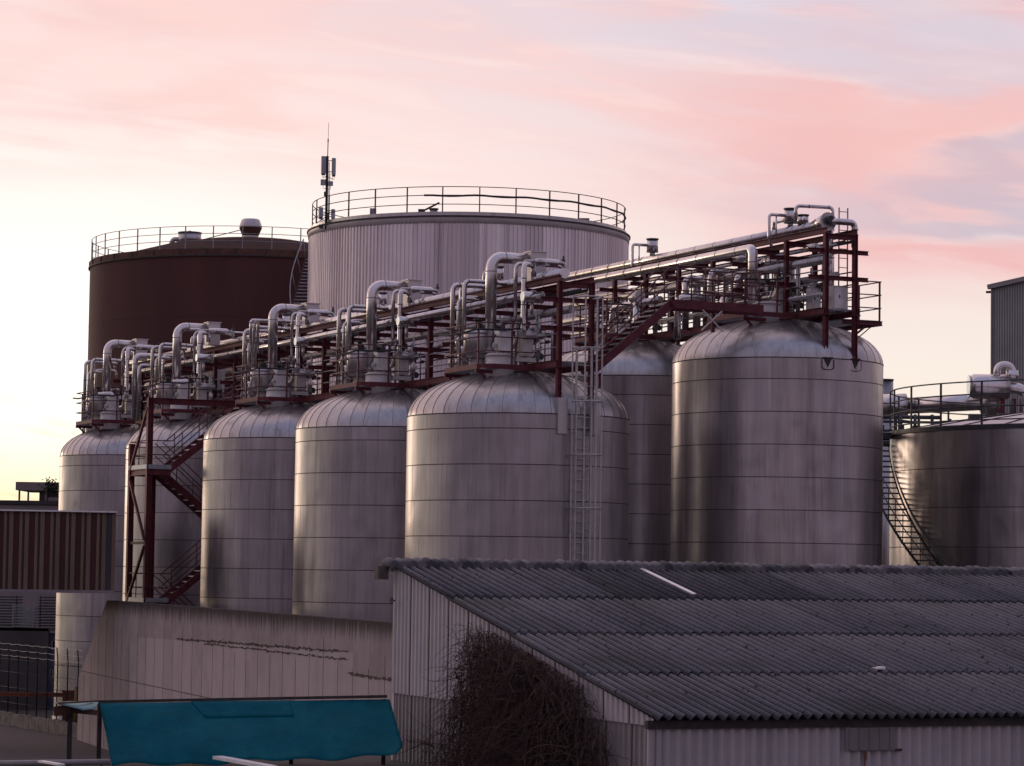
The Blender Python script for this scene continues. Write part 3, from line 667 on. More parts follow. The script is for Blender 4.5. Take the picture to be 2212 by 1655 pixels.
# rear platform of the tall tank
t=thing('rear_platform','red railed platform jutting out right of the tall tank','platform',(*PB(0,0).xy,KB),RZ)
zd=1.28; P=[(1.0,-2.2),(2.3,-2.2),(2.3,1.0)]
b=MB()
for zz in (.4,.8,1.2): b.tube([(x,y,zd+zz) for x,y in P],.02,6)
b.build('handrail',M['red2'],t)
for x,y in ((2.27,-2.17),(2.27,-1.0),(2.27,1.0),(1.5,-2.17)):
    b=MB(); b.bar((x,y,zd),(x,y,zd+1.2),.045,.045); b.build('post',M['red2'],t)
b=MB(); b.ibeam((.95,-2.2,zd-.06),(2.34,-2.2,zd-.06),.1,.14); b.ibeam((2.3,-2.2,zd-.06),(2.3,1.1,zd-.06),.1,.14); b.build('edge_beam',M['red'],t)
b=MB()
for k in range(30): b.bar((.95,-2.1+.105*k,zd+.02),(2.28,-2.1+.105*k,zd+.02),.014,.03)
b.build('deck_grating',M['grey'],t)
b=MB(); b.bar((1.9,-2.1,zd-.1),(1.2,-1.9,zd-.7),.06,.06); b.bar((2.1,-2.1,zd-.1),(1.35,-1.9,zd-.75),.03,.03); b.build('bracket',M['red'],t)

# ------------------------------------------------------------------ stairs
def flight(parent, p0, p1, wdir, width, n, rails=(1,1), mat=None, postn=3, tread=.24):
    """steel stair flight as a part with stringers, treads and handrails below it; p0 low, p1 high, both in the parent's frame"""
    p0=Vector(p0); p1=Vector(p1); w=Vector(wdir)*width; d=p1-p0; hd=Vector((d.x,d.y,0)).normalized()
    b=MB(); ext=hd*.1
    for q in (0,1): b.bar(p0+w*q-ext+Vector((0,0,-.02)),p1+w*q+ext+Vector((0,0,-.02)),.05,.24)
    st=b.build('stair_flight',M['red'],parent)
    tm=None
    for k in range(1,n+1):
        c=p0+d*((k-.3)/n)+w*.5
        if tm is None:
            b=MB(); M3=Matrix((hd,Vector(wdir),Vector((0,0,1)))).transposed()
            b.box((0,0,0),(tread,width-.054,.04),mat=M3); o=b.build('tread',M['tread'],st); tm=o.data
        else:
            o=bpy.data.objects.new('tread',tm); C.objects.link(o); o.parent=st
        o.location=c
    for q in (0,1):
        if not rails[q]: continue
        b=MB(); a=p0+w*q; e=p1+w*q
        for zz in (.55,1.0): b.tube([a+Vector((0,0,zz)),e+Vector((0,0,zz))],.02,8)
        for k in range(postn):
            c=a+(e-a)*((k+.4)/postn); b.tube([c,c+Vector((0,0,1.0))],.019,8)
        b.build('handrail',M['red2'],st)
    return st
# stair tower in the gap between two tanks of the long row
uT=2*SP+4.55
sx=PA(-3.46,uT)
tw=thing('stair_tower','dark red zigzag stair tower rising to the long pipe rack','stair tower',(sx.x,sx.y,GZ),RZ)
zt=KA+1.4-GZ; LV=[zt-2.35*k for k in range(6)]
for x,y,h in ((-.75,-1.05,zt+.16),(-.75,1.05,zt-2.35+.95),(.05,1.05,zt-2.35)):
    b=MB(); b.ibeam((x,y,0),(x,y,h),.2,.2,up=(1,0,0)); b.box((x,y,.015),(.36,.36,.03)); b.build('post',M['red'],tw)
b=MB(); b.ibeam((-.85,-1.05,zt+.05),(3.6,-1.05,zt+.05),.14,.22); b.build('top_beam',M['red'],tw)
zs=[LV[1]+.9,LV[1]-.12,LV[1]-2.55,LV[3]-.1]
for (za,ya),(zb,yb) in (((zt-.2,-1.0),(LV[1]-.05,.95)),((LV[1]-.35,.95),(LV[1]-2.5,-.95)),((LV[1]-2.75,-.95),(LV[3]-.0,.95))):
    b=MB(); b.bar((-.83,ya,za),(-.83,yb,zb),.09,.09); b.build('brace',M['red'],tw)
b=MB(); b.bar((-.75,-.95,LV[1]-2.62),(-.75,.95,LV[1]-2.62),.1,.1); b.build('cross_tie',M['red'],tw)
def landing(z, x0, x1, rail=True):
    b=MB(); b.ibeam((x0,-1.1,z-.12),(x1,-1.1,z-.12),.08,.2); b.ibeam((x0,1.1,z-.12),(x1,1.1,z-.12),.08,.2); b.ibeam((x0,-1.05,z-.12),(x0,1.05,z-.12),.08,.2)
    l=b.build('landing',M['red'],tw)
    b=MB(); b.box(((x0+x1)/2,0,z+.005),(x1-x0,2.1,.03)); b.box((x0-.05,0,z+.07),(.012,2.2,.15)); b.box(((x0+x1)/2,-1.16,z+.07),(x1-x0,.012,.15)); b.build('deck_plate',M['tread'],l)
    if rail:
        b=MB()
        for zz in (.5,1.0): b.tube([(x1,1.1,z+zz),(x0,1.1,z+zz),(x0,-1.1,z+zz),(x1,-1.1,z+zz)],.02,8)
        b.tube([(x0,0,z),(x0,0,z+1)],.02,6); b.build('handrail',M['red2'],l)
for z in (LV[1],LV[3],LV[5]): landing(z,-.8,.05)
for z in (LV[2],LV[4]): landing(z,2.85,3.6)
for k in range(5):
    lo_,hi_=LV[k+1],LV[k]
    if k%2==0: flight(tw,(.1,-1.02,lo_),(2.85,-1.02,hi_),(0,1,0),.9,12)
    else: flight(tw,(2.85,.12,lo_),(.1,.12,hi_),(0,1,0),.9,12)
# sloping stair up to the raised rack
q=PA(1.75,-1.55,KA+1.42)
ac=thing('access_stair','dark red sloping stair from the long rack up to the raised rack','staircase',tuple(q),RZ)
dz=KB+1.46-(KA+1.42); run=2.3
flight(ac,(0,0,0),(run,0,dz),(0,1,0),.85,12,postn=3)
b=MB(); b.bar((run,0,dz-.02),(5.45,0,dz-.02),.05,.24); b.bar((run,.85,dz-.02),(5.45,.85,dz-.02),.05,.24); b.build('bridge_beam',M['red'],ac)
b=MB()
for k in range(30): b.bar((run+.05+.105*k,.03,dz+.03),(run+.05+.105*k,.82,dz+.03),.02,.03)
b.build('bridge_grating',M['grey'],ac)
for y in (0,.85):
    b=MB()
    for zz in (.38,.75,1.1): b.tube([(run,y,dz+zz),(5.45,y,dz+zz)],.02,8)
    for k in range(4): b.tube([(run+.3+k*.9,y,dz),(run+.3+k*.9,y,dz+1.1)],.022,8)
    b.build('bridge_rail',M['red2'],ac)
for x,y,zb in ((.15,.05,-.55),(.15,.8,-.5),(4.2,.8,dz-.72)):
    b=MB(); b.bar((x,y,zb),(x,y,-.1 if x<1 else dz-.14),.09,.09); b.build('leg',M['red'],ac)
b=MB(); b.bar((3.4,.0,dz-.14),(4.1,.0,dz-.75),.035,.035); b.bar((4.1,.04,dz-.14),(3.4,.04,dz-.75),.035,.035); b.build('cross_brace',M['white'],ac)

# caged ladder on the ladder tank
q=PA(0,0); ang=math.atan2(-3.05,1.15)
dirv=DV*.42+DU*-3.1; dirv.normalize()
lp=OA+dirv*(RT+.18)
cl=thing('caged_ladder','grey caged ladder climbing the front of a domed tank','ladder',(lp.x,lp.y,GZ),math.atan2(dirv.y,dirv.x)+PI/2)
top=KA+3.25-GZ
for x in (-.25,.25):
    b=MB(); b.bar((x,0,.3),(x,0,KA-GZ+1.9),.05,.05); b.build('rail',M['ladder'],cl)
for k in range(44):
    z=.5+.29*k
    if z>KA-GZ+1.8: break
    b=MB(); b.tube([(-.25,0,z),(.25,0,z)],.014,6); b.build('rung',M['ladder'],cl)
zh=[2.2+1.48*k for k in range(9)]
zh=[z for z in zh if z<top-.5]+[top]
for z in zh:
    b=MB(); b.tube([(-.28,0,z)]+[(.40*math.cos(a),-.02-.62*abs(math.sin(a))**.9,z) for a in [PI+PI*j/12 for j in range(13)]]+[(.28,0,z)],.022,6); b.build('cage_hoop',M['ladder'],cl)
for a in (PI,PI*1.25,PI*1.5,PI*1.75,2*PI):
    x,y=.40*math.cos(a),-.02-.62*abs(math.sin(a))**.9
    b=MB(); b.bar((x,y,zh[0]),(x,y,top),.045,.012); b.build('cage_bar',M['ladder'],cl)
for z in (1.5,4.5,7.5,10.2):
    b=MB(); b.bar((-.25,0,z),(-.25,.2,z),.04,.06); b.bar((.25,0,z),(.25,.2,z),.04,.06); b.build('wall_bracket',M['ladder'],cl)

# ------------------------------------------------------------------ big corrugated tank
def ring(mb,r,z,tr,n=96,m=0,seg=6): mb.tube([(r*math.cos(2*PI*k/n),r*math.sin(2*PI*k/n),z) for k in range(n)],tr,seg,m,closed=True)
M['ribbed']=tank_steel('ribbed_cladding',(.66,.58,.59),(.95,.87,.87),(.32,.44),1.5,.7,.0,.5)
def guard(t, r, z0, hs, nposts, tr=.02, ph=0., matp=None, thick=None):
    b=MB()
    for h in hs: ring(b,r,z0+h,tr)
    b.build('handrail',matp or M['red2'],t)
    pm=None
    for k in range(nposts):
        a=2*PI*(k+ph)/nposts
        if pm is None:
            b=MB(); b.bar((0,0,0),(0,0,hs[-1]),.05,.05); o=b.build('post',matp or M['red2'],t); pm=o.data
        else:
            o=bpy.data.objects.new('post',pm); C.objects.link(o); o.parent=t
        o.location=(r*math.cos(a),r*math.sin(a),z0); o.rotation_euler=(0,0,a)
sc_=Vector((-2.119,129.33,0)); SR=7.42; sz=15.25-GZ
ct=thing('corrugated_tank','huge pale corrugated round tank towering behind the pipe rack','storage tank',(sc_.x,sc_.y,GZ))
b=MB(); nr=236; rnd=random.Random(8); pr=[]
for k in range(nr):
    a=2*PI*k/nr; w=2*PI/nr
    for f,dr in ((0,0),(.62,0),(.72,.055),(.9,.055)): pr.append((a+w*f,SR+dr,k//5))
n=len(pr); tones=[rnd.random() for _ in range(nr//5+2)]; dark=[rnd.random()<.16 for _ in range(nr)]
zz=[0,sz-3.55,sz-3.5,sz]
for lev in range(2):
    za,zb=((0,sz-3.5),(sz-3.5,sz))[lev]; dr=(.0,.012)[lev]
    r0=b.add([((r+dr)*math.cos(a),(r+dr)*math.sin(a),za) for a,r,_ in pr]); r1=b.add([((r+dr)*math.cos(a),(r+dr)*math.sin(a),zb) for a,r,_ in pr])
    for j in range(n):
        k=j//4; t=tones[pr[j][2]]*.7+.15+(-.55 if dark[k] and j%4==0 else 0)
        b.face((r0+j,r0+(j+1)%n,r1+(j+1)%n,r1+j),0,False,t)
b.build('cladding',[M['ribbed'],M['seam']],ct)
b=MB(); b.lathe([(SR+.02,sz-.02),(SR+.09,sz),(SR+.1,sz+.25)],128); b.build('fascia',M['fascia'],ct)
b=MB(); b.lathe([(SR+.1,sz+.25),(SR+.15,sz+.25),(SR+.15,sz+.32),(SR-.02,sz+.34)],128,sm=False); b.build('drip_edge',M['seam'],ct)
b=MB(); b.lathe([(SR-.03,sz+.3),(SR-.03,sz+.5),(SR-.15,sz+.5)],128,sm=False); b.lathe([(SR-.15,sz+.42),(4.5,sz+.75),(2.,sz+.92),(.05,sz+.95)],64)
for k in range(24):
    a=2*PI*k/24; b.bar((SR*.96*math.cos(a),SR*.96*math.sin(a),sz+.47),(2*math.cos(a),2*math.sin(a),sz+.96),.03,.03)
b.build('roof',M['clad_dull'],ct)
guard(ct,SR-.1,sz+.42,(.42,.82,1.2),28,.02,.35)
b=MB(); b.tube([((SR-.1)*math.cos(R_(a)),(SR-.1)*math.sin(R_(a)),sz+.42+.8+.025*math.sin(a*.35)) for a in range(255,372,3)],.045,8); b.build('rail_cable',M['dark'],ct)
def onroof(x,y,Y): p=at(x,y,Y); return p
p=at(806,455,124.5); t=thing('vent_box','small grey vent box on the corrugated tank roof edge','vent',(p.x,p.y,15.6)); b=MB(); b.box((0,0,.35),(.28,.25,.42)); b.build('case',M['grey'],t); b=MB(); b.box((0,0,.07),(.18,.18,.14)); b.build('stand',M['dgreen'],t)
p=at(937,455,124.5); t=thing('roof_valve','relief valve with a lever on the corrugated tank roof','valve',(p.x,p.y,15.75))
b=MB(); b.cyl((0,0,-.1),.18,.5,16); b.cyl((.3,0,-.1),.14,.3,16); b.build('body',M['clad_dull'],t)
b=MB(); b.cyl((0,0,.4),.22,.05,16); b.cyl((.3,0,.2),.18,.04,16); b.build('lid',M['dgreen'],t)
b=MB(); b.bar((-1.6,0,-.25),(.25,0,.72),.05,.08); b.bar((-.8,0,.25),(-.8,0,-.2),.05,.05); b.box((-.55,0,.35),(.3,.2,.12)); b.build('lever',M['dark'],t)
p=at(1262,488,124.5); t=thing('roof_hatch','tiny hatch on the right of the corrugated tank roof','hatch',(p.x,p.y,15.55)); b=MB(); b.box((0,0,.1),(.4,.3,.3)); b.build('curb',M['grey'],t); b=MB(); b.box((0,0,.27),(.46,.36,.04)); b.build('lid',M['dgreen'],t)

# antenna mast
t=thing('antenna_mast','dark antenna mast with grey panels on the corrugated tank rim','antenna mast',(-8.55,125.5,15.3))
b=MB(); b.tube([(0,0,0),(0,0,3.36)],.062,12); b.tube([(.13,0,.2),(.13,0,2.6)],.012,6); b.tube([(.09,.05,.2),(.09,.05,3.1)],.016,6); b.build('pole',M['dark'],t)
b=MB(); b.tube([(.01,0,3.36),(.02,0,4.15)],.02,8); b.tube([(.02,0,4.15),(.03,0,4.9)],.01,6); b.tube([(.018,0,4.0),(.02,0,4.16)],.028,8); b.build('whip_aerial',M['dark'],t)
M['panel']=plain('antenna_grey',(.36,.38,.4),.5,0,.1,4)
for x,z,w,h,d in ((-.17,2.95,.2,.8,.12),(.3,2.88,.13,.78,.14),(-.25,.78,.19,.46,.12),(.31,.72,.13,.42,.14)):
    b=MB(); b.box((x,-.02,z),(w,d,h),.3 if x<0 else -.6); b.box((x,0,z-h/2-.03),(w*.8,d*.8,.06),.3 if x<0 else -.6,m=1)
    b.bar((0,0,z+h*.35),(x,0,z+h*.35),.03,.03,1); b.bar((0,0,z-h*.3),(x,0,z-h*.3),.03,.03,1)
    for q in (-.05,.03): b.tube([(x+q,0,z-h/2-.04),(x+q*.6,0,z-h/2-.2),(x*.4,0,z-h/2-.12),(0,0,z-h/2-.05)],.012,5,1)
    b.build('antenna_panel',[M['panel'],M['dark']],t)
for x,z,w,h in ((-.17,2.15,.22,.26),(.17,2.1,.22,.2),(-.22,.13,.2,.17),(-.04,1.62,.16,.2)):
    b=MB(); b.box((x,-.05,z),(w,.16,h)); b.tube([(x,0,z-h/2),(x,0,z-h/2-.14),(0,0,z-h/2-.16)],.012,5,1); b.build('radio_unit',[M['panel'] if z>1.9 else M['dgreen'],M['dark']],t)
b=MB(); b.bar((0,0,.35),(.5,.1,.22),.03,.03); b.bar((0,0,.6),(-.45,.2,.3),.03,.03); b.build('stay',M['dark'],t)

# ------------------------------------------------------------------ brown tank
def brown_mat():
    m,nt,b=nodes('matt_brown_paint'); v=coords(nt)
    f=noise(nt,coords(nt,(1,1,.25)),.35,5,.6); g=noise(nt,v,9,2)
    f=math_(nt,'ADD',math_(nt,'MULTIPLY',f,.8),math_(nt,'MULTIPLY',g,.2))
    link(nt,ramp(nt,f,[(.3,(.08,.033,.03)),(.7,(.12,.05,.043))]),b.inputs['Base Color']); b.inputs['Roughness'].default_value=.75; b.inputs['Specular IOR Level'].default_value=.25
    return m
M['brown']=brown_mat()
M['brown_trim']=plain('brown_kerb',(.11,.05,.035),.8,0,.4,3)
BR=8.69; bz=15.85-GZ
bt=thing('brown_tank','huge matt brown round tank at the left of the corrugated one','storage tank',(-14.2,150,GZ))
b=MB(); b.lathe([(BR,0),(BR,bz)],128)
for k in range(1,8): b.lathe([(BR-.01,bz-3.15*k-.012),(BR+.012,bz-3.15*k),(BR-.01,bz-3.15*k+.012)],128,m=0)
b.build('shell',M['brown'],bt)
b=MB(); b.lathe([(BR,bz-.06),(BR+.09,bz-.05),(BR+.09,bz+.02),(BR,bz+.02)],128,m=1,sm=False); b.lathe([(BR+.02,bz+.02),(BR+.02,bz+.34),(BR-.12,bz+.34)],128,sm=False)
for k in range(36):
    a=2*PI*k/36; b.bar(((BR+.03)*math.cos(a),(BR+.03)*math.sin(a),bz),((BR+.03)*math.cos(a),(BR+.03)*math.sin(a),bz+.33),.06,.06,1)
b.build('kerb',[M['brown_trim'],M['seam']],bt)
b=MB(); b.lathe([(BR-.12,bz+.3),(7.2,bz+.62),(4.8,bz+1.3),(3.,bz+1.62),(1.2,bz+1.76),(.2,bz+1.78)],96); b.build('roof',plain('brown_roof_paint',(.05,.024,.021),.9,0,.3,1.5,0,(1,1,1),.1),bt)
guard(bt,BR-.06,bz+.34,(.4,.78,1.16),36,.018,.2,M['grey'])
b=MB(); b.lathe([(.5,-.15),(.5,.14)],32); b.lathe([(.52,.14),(.52,.2),(.44,.22),(.44,.3)],32,m=1,sm=False); b.lathe([(.44,.3),(.62,.74)],32); b.lathe([(.62,.74),(.635,.78),(.5,1.16),(.43,1.22),(0,1.24)],32,m=1)
vc=b.build('vent_cowl',[M['brown_trim'],M['clad_dull']],bt); vc.location=(-.12,0,bz+1.72)
b=MB(); b.cyl((0,0,0),.62,.62,32); b.cyl((0,0,.62),.66,.04,32); b.lathe([(.12,.66),(.1,.74),(0,.77)],12,m=1); ht=b.build('roof_hatch',[M['clad_dull'],M['dgreen']],bt); ht.location=(-3.35,-.5,bz+1.45)
b=MB(); b.tube(fillet([(.25,0,-.15),(.5,0,.42),(1.1,0,.42)],.15),.13,14); ht=b.build('overflow_pipe',M['clad_dull'],bt); ht.location=(-4.75,-.4,bz+1.32)
b=MB(); b.bar((-3.0,-.2,bz+1.68),(.0,-.2,bz+2.5),.04,.04); b.build('stay',M['dark'],bt)
# stair at the brown tank, half hidden behind the corrugated tank
st=thing('tank_stair','steep stair with a curved rail at the brown tank, partly hidden by the corrugated tank','staircase',(-10.15,141.6,15.7))
tm=None
for k in range(24):
    x=-.022*k-.0014*k*k*.6; y=-.19*k*.9; z=-.19*k
    if tm is None:
        b=MB(); b.box((0,0,0),(1.0,.24,.05)); o=b.build('tread',M['tread'],st); tm=o.data
    else:
        o=bpy.data.objects.new('tread',tm); C.objects.link(o); o.parent=st
    o.location=(x,y,z)
for s in (-.52,.52):
    b=MB(); pts=[(s-.022*k-.00084*k*k,-.171*k,-.19*k) for k in range(25)]
    for p,q in zip(pts,pts[1:]): b.bar(p,q,.02,.2)
    b.build('stringer',M['brown_trim'],st)
    b=MB(); b.tube([(s-.12-.5*math.sin(PI*min(k,24)/26.)*(.9 if s<0 else .0),-.171*k,-.19*k+1.05) for k in range(25)],.028,8)
    for k in range(0,25,5): b.tube([(s-.022*k-.00084*k*k,-.171*k,-.19*k),(s-.12-.5*math.sin(PI*k/26.)*(.9 if s<0 else 0),-.171*k,-.19*k+1.05)],.016,6)
    b.build('handrail',M['grey'],st)

# ------------------------------------------------------------------ squat tank at the right with a helical stair
M['tank_c']=tank_steel('squat_tank_steel',(.27,.255,.26),(.56,.53,.53),(.24,.38),2.2,.95,.2)
gc=Vector((19.4,90.0,0)); GR=7.05; gz=4.55-GZ
gt=thing('squat_tank','squat wide steel tank at the right edge with a helical stair','storage tank',(gc.x,gc.y,GZ))
b=MB(); seg=144; zs=[0]+[gz-1.22*k for k in range(9,-1,-1) if gz-1.22*k>.3]; rnd=random.Random(2)
rows=[b.add([(GR*math.cos(2*PI*j/seg),GR*math.sin(2*PI*j/seg),z) for j in range(seg)]) for z in zs]
for i in range(len(zs)-1):
    off=rnd.randrange(12); tn=[rnd.random() for _ in range(13)]
    for j in range(seg): b.face((rows[i]+j,rows[i]+(j+1)%seg,rows[i+1]+(j+1)%seg,rows[i+1]+j),0,True,tn[((j-off)%seg)//12])
for z in zs[1:-1]: b.lathe([(GR-.001,z-.012),(GR+.007,z-.011),(GR+.007,z+.011),(GR-.001,z+.012)],seg,m=1,sm=False)
b.build('shell',[M['tank_c'],M['seam']],gt)
b=MB(); b.lathe([(GR,gz-.05),(GR+.07,gz-.05),(GR+.07,gz+.09),(GR-.1,gz+.11)],seg,sm=False); b.build('rim',M['dgreen'],gt)
b=MB(); b.lathe([(GR-.05,gz+.08),(5.5,gz+.36),(3.5,gz+.66),(1.5,gz+.86),(.1,gz+.92)],96)
for k in range(28):
    a=2*PI*k/28; pp=[(r*math.cos(a),r*math.sin(a),z+.01) for r,z in ((GR-.06,gz+.08),(5.5,gz+.36),(3.5,gz+.66),(1.5,gz+.86))]
    for p,q in zip(pp,pp[1:]): b.bar(p,q,.035,.04,1)
b.build('roof',[M['fascia'],M['seam']],gt)
guard(gt,GR,gz+.1,(.14,.55,.93,1.32),26,.024,.25,M['dgreen'])
n=34; tm=None; zt0=gz-.35
b=MB()
def hel(k,r,dz=0):
    a=R_(176)+R_(1.62)*k; return Vector((r*math.cos(a),r*math.sin(a),zt0-.178*k*1.0+dz))
hs=bpy.data.objects.new('helical_stair',None); C.objects.link(hs); hs.parent=gt
for r in (GR+.06,GR+.86):
    sg=MB()
    for k in range(n): sg.bar(hel(k,r),hel(k+1,r),.015,.09)
    sg.build('stringer',M['dark'],hs)
for k in range(n+1):
    a=R_(176)+R_(1.62)*k
    if tm is None:
        q=MB(); q.box((0,0,0),(.78,.24,.045)); o=q.build('tread',M['dgreen'],hs); tm=o.data
    else:
        o=bpy.data.objects.new('tread',tm); C.objects.link(o); o.parent=hs
    o.location=hel(k,GR+.46); o.rotation_euler=(0,0,a)
b=MB()
for dz in (.5,1.0): b.tube([hel(k,GR+.86,dz) for k in range(n+1)],.02,6)
for k in range(0,n+1,2): b.tube([hel(k,GR+.86),hel(k,GR+.86,1.0)],.017,6)
b.build('handrail',M['dgreen'],hs)
b=MB(); b.box((-GR-.6,.9,gz+.02),(1.3,2.2,.06)); b.bar((-GR-1.2,-.2,gz-.08),(-GR-1.2,2,gz-.08),.08,.16); b.bar((-GR-1.2,-.2,gz-.08),(-GR+.1,-.2,gz-.08),.08,.16)
for z in (.5,1.0): b.tube([(-GR+.2,-.2,gz+z),(-GR-1.22,-.2,gz+z),(-GR-1.22,2,gz+z)],.022,6)
for x,y in ((-GR-1.22,-.2),(-GR-.6,-.2),(-GR-1.22,1.2)): b.tube([(x,y,gz),(x,y,gz+1)],.022,6)
b.build('stair_head',M['dgreen'],gt)

# air duct behind the squat tank
Yd=101.
def seq(*p): return [at(x,y,Yd+d) for x,y,d in p]
P=seq((1955,877,0),(2125,868,-2.)); t=thing('air_duct','silver air duct running behind the squat tank to a drum','duct',tuple(P[0]))
o0=P[0]; b=MB(); b.tube([p-o0 for p in P],.3,20); collars(b,[p-o0 for p in P],.3,1.1); b.build('pipe',[M['clad'],M['band']],t)
a=at(1925,880,Yd)-o0; b=MB(); b.tube([a+Vector((-.45,0,0)),at(1958,877,Yd)-o0],.46,20); b.build('inlet_drum',M['clad'],t)
a=at(2118,872,Yd-2)-o0; b=MB(); b.tube([a,a+Vector((.25,0,0)),a+Vector((.75,-.1,0)),a+Vector((.8,-.1,0))],[.34,.46,.46,.3],20); b.build('outlet_drum',M['clad_dull'],t)
a=at(2132,880,Yd-2)-o0; b=MB(); b.tube([a,a+Vector((0,0,-1.1))],.16,14); b.build('leg',M['clad_dull'],t)
o0=at(2116,835,98.); t=thing('exhaust_fan','silver flat sided fan casing with bent stacks above the squat tank','fan',tuple(o0))
b=MB(); b.tube([(-.35,0,0),(-.2,0,0),(1.0,.1,0)],[.36,.44,.44],20); b.tube([(-.36,-.01,0),(-.4,-.01,0)],.4,20); b.build('casing',M['clad'],t)
b=MB(); b.tube(fillet([(.62,0,.3),(.62,0,.78),(1.15,0,.78),(1.15,0,.3)],.28),.13,14); b.build('upper_bend',M['clad'],t)
b=MB(); b.cyl((1.15,0,.25),.22,.34,18); b.build('collar',M['clad'],t)
b=MB(); b.tube(fillet([(.9,0,-.02),(1.6,0,-.06),(1.6,0,-2.4)],.3),.19,16); b.build('down_pipe',M['clad'],t)
b=MB()
for x in (.85,1.25,1.95,2.3): b.bar((x,.2,-.4),(x,.2,-2.2),.14,.14)
b.build('support_frame',M['red'],t)
o0=at(1960,925,97.5); t=thing('pipe_bridge','dark low pipe bridge behind the squat tank rail','pipe bridge',tuple(o0))
b=MB()
for x,z in ((-1.2,.1),(-.4,.1),(.4,.1),(1.5,.1),(2.4,0)): b.bar((x,0,z-1.6),(x,0,z+.25),.09,.09)
for z in (-.1,.22): b.bar((-1.4,0,z),(2.9,-.1,z-.02),.07,.09)
b.build('frame',M['dgreen'],t)
b=MB()
for z,r in ((.4,.07),(-.3,.14),(-.55,.1)): b.tube([(-1.5,.3,z),(1.2,.2,z)],r,12)
for x in (-.9,-.2,.3,.9): b.tube([(x,.2,-.5),(x,.2,.5)],.06,10); b.box((x,.15,.0),(.2,.2,.2))
b.build('pipes',M['dgreen'],t)
for x,y,lab in ((2106,908,'small dark hatch box on the squat tank roof'),):
    p=at(x,y,93.); t=thing('roof_vent',lab,'vent',(p.x,p.y,p.z-.3)); b=MB(); b.box((0,0,.3),(.4,.4,.34)); b.build('case',M['dgreen'],t); b=MB(); b.box((0,0,.49),(.46,.46,.03)); b.build('lid',M['grey'],t)
p=at(2166,903,92.); t=thing('roof_vent','low round vent on the squat tank roof by the frame edge','vent',(p.x,p.y,p.z-.35)); b=MB(); b.cyl((0,0,.1),.5,.3,24); b.build('body',M['clad_dull'],t); b=MB(); b.cyl((0,0,.4),.2,.1,16); b.tube([(.3,0,.4),(.3,0,.95)],.05,10); b.build('stub',M['dgreen'],t)
# slim stack seen beside the tall tank
p=at(1912,900,110.); t=thing('slim_stack','slim pale upright stack peeping out right of the tall tank','stack',(p.x,p.y,GZ)); b=MB(); b.cyl((0,0,0),.32,at(1910,822,110).z-GZ,20); b.build('pipe',M['tank_c'],t); b=MB(); b.cyl((0,0,at(1910,822,110).z-GZ),.34,.05,20); b.build('cap',M['band'],t)

# ------------------------------------------------------------------ buildings far behind
M['greybldg']=plain('grey_green_sheet',(.31,.31,.31),.6,.1,.12,.6)
M['darksheet']=plain('dark_sheet_groove',(.15,.15,.155),.6,.1,.2,2)
M['trim']=plain('grey_trim',(.26,.24,.24),.5,.1,.15,3)
p0=at(2144,640,205.); zt=at(2144,623,205).z
t=thing('factory_hall','tall grey ribbed factory hall cut by the right frame edge','building',(p0.x,p0.y,GZ),R_(-38))
hh=zt-GZ; b=MB(); Lh=26.; pitch=.21; n=int(Lh/pitch); prof=[]
for k in range(n):
    for f,dy in ((0,0),(.55,0),(.68,.05),(.87,.05)): prof.append(((k+f)*pitch,dy))
r0=b.add([(x,dy,0) for x,dy in prof]); r1=b.add([(x,dy,hh+.15*x) for x,dy in prof])
for j in range(len(prof)-1): b.face((r0+j,r0+j+1,r1+j+1,r1+j),1 if j%4==2 else 0)
b.box((Lh/2,9.1,hh/2),(Lh,18,hh-.1)); b.build('wall',[M['greybldg'],M['darksheet']],t)
b=MB(); b.bar((-.3,-.12,hh+.1),(Lh,-.12,hh+.15+.15*Lh),.3,.34); b.bar((-.3,9,hh+.12),(Lh,9,hh+.17+.15*Lh),18,.05); b.box((-.3,.1,hh-.25),(.5,.22,.16),m=1); b.build('roof_trim',[M['trim'],M['red2']],t)
b=MB(); b.box((-.02,-.07,hh/2),(.12,.12,hh)); b.build('corner_trim',M['trim'],t)

M['conc_far']=plain('far_render',(.25,.21,.21),.85,0,.15,.5)
M['darkwin']=plain('dark_opening',(.03,.028,.03),.5,0,.3,1)
Yb=150.; pL=at(37,1060,Yb); pz=at(80,1042,Yb).z; pb=at(80,1060,Yb).z; base_=at(60,1086,Yb).z
t=thing('canopy_building','flat roofed canopy building against the yellow sky at far left','building',(pL.x,Yb,GZ))
b=MB(); b.box((2.6,2.,(pz+pb)/2-GZ),(5.2,5,pz-pb)); b.build('roof_slab',M['conc_far'],t)
for x in (.18,.66): 
    b=MB(); b.box((x,-.3,(pb+base_)/2-GZ),(.09,.09,pb-base_)); b.build('post',M['darkwin'],t)
b=MB(); b.box((3.2,1.5,(pb+base_)/2-GZ),(4.,3,pb-base_)); b.build('back_wall',M['darkwin'],t)
for x in (1.6,2.6):
    b=MB(); b.box((x,-.2,(pb+base_)/2-GZ),(.1,.1,pb-base_)); b.build('post',M['conc_far'],t)
b=MB(); b.box((2.4,-.15,base_+.16-GZ),(1.6,.06,.3)); b.build('railing',M['conc_far'],t)
b=MB(); b.box((3.6,-1.,(at(100,1064,Yb).z-GZ)/2),(1.7,1.4,at(100,1064,Yb).z-GZ)); b.build('stair_block',M['trim'],t)
t=thing('flat_roof_block','long low flat roofed block below the canopy building','building',(at(-60,1090,140).x,140.,GZ))
zq=at(40,1092,140).z-GZ; b=MB(); b.box((2.,1.5,zq/2),(7,6,zq)); b.build('wall',M['conc_far'],t)
b=MB(); b.box((2.,1.5,zq+.12),(7.2,6.2,.2)); b.build('roof_edge',M['darkwin'],t)
t=thing('bush','dark bush beside the canopy building','bush',tuple(at(102,1052,147)))
b=MB(); rnd=random.Random(6)
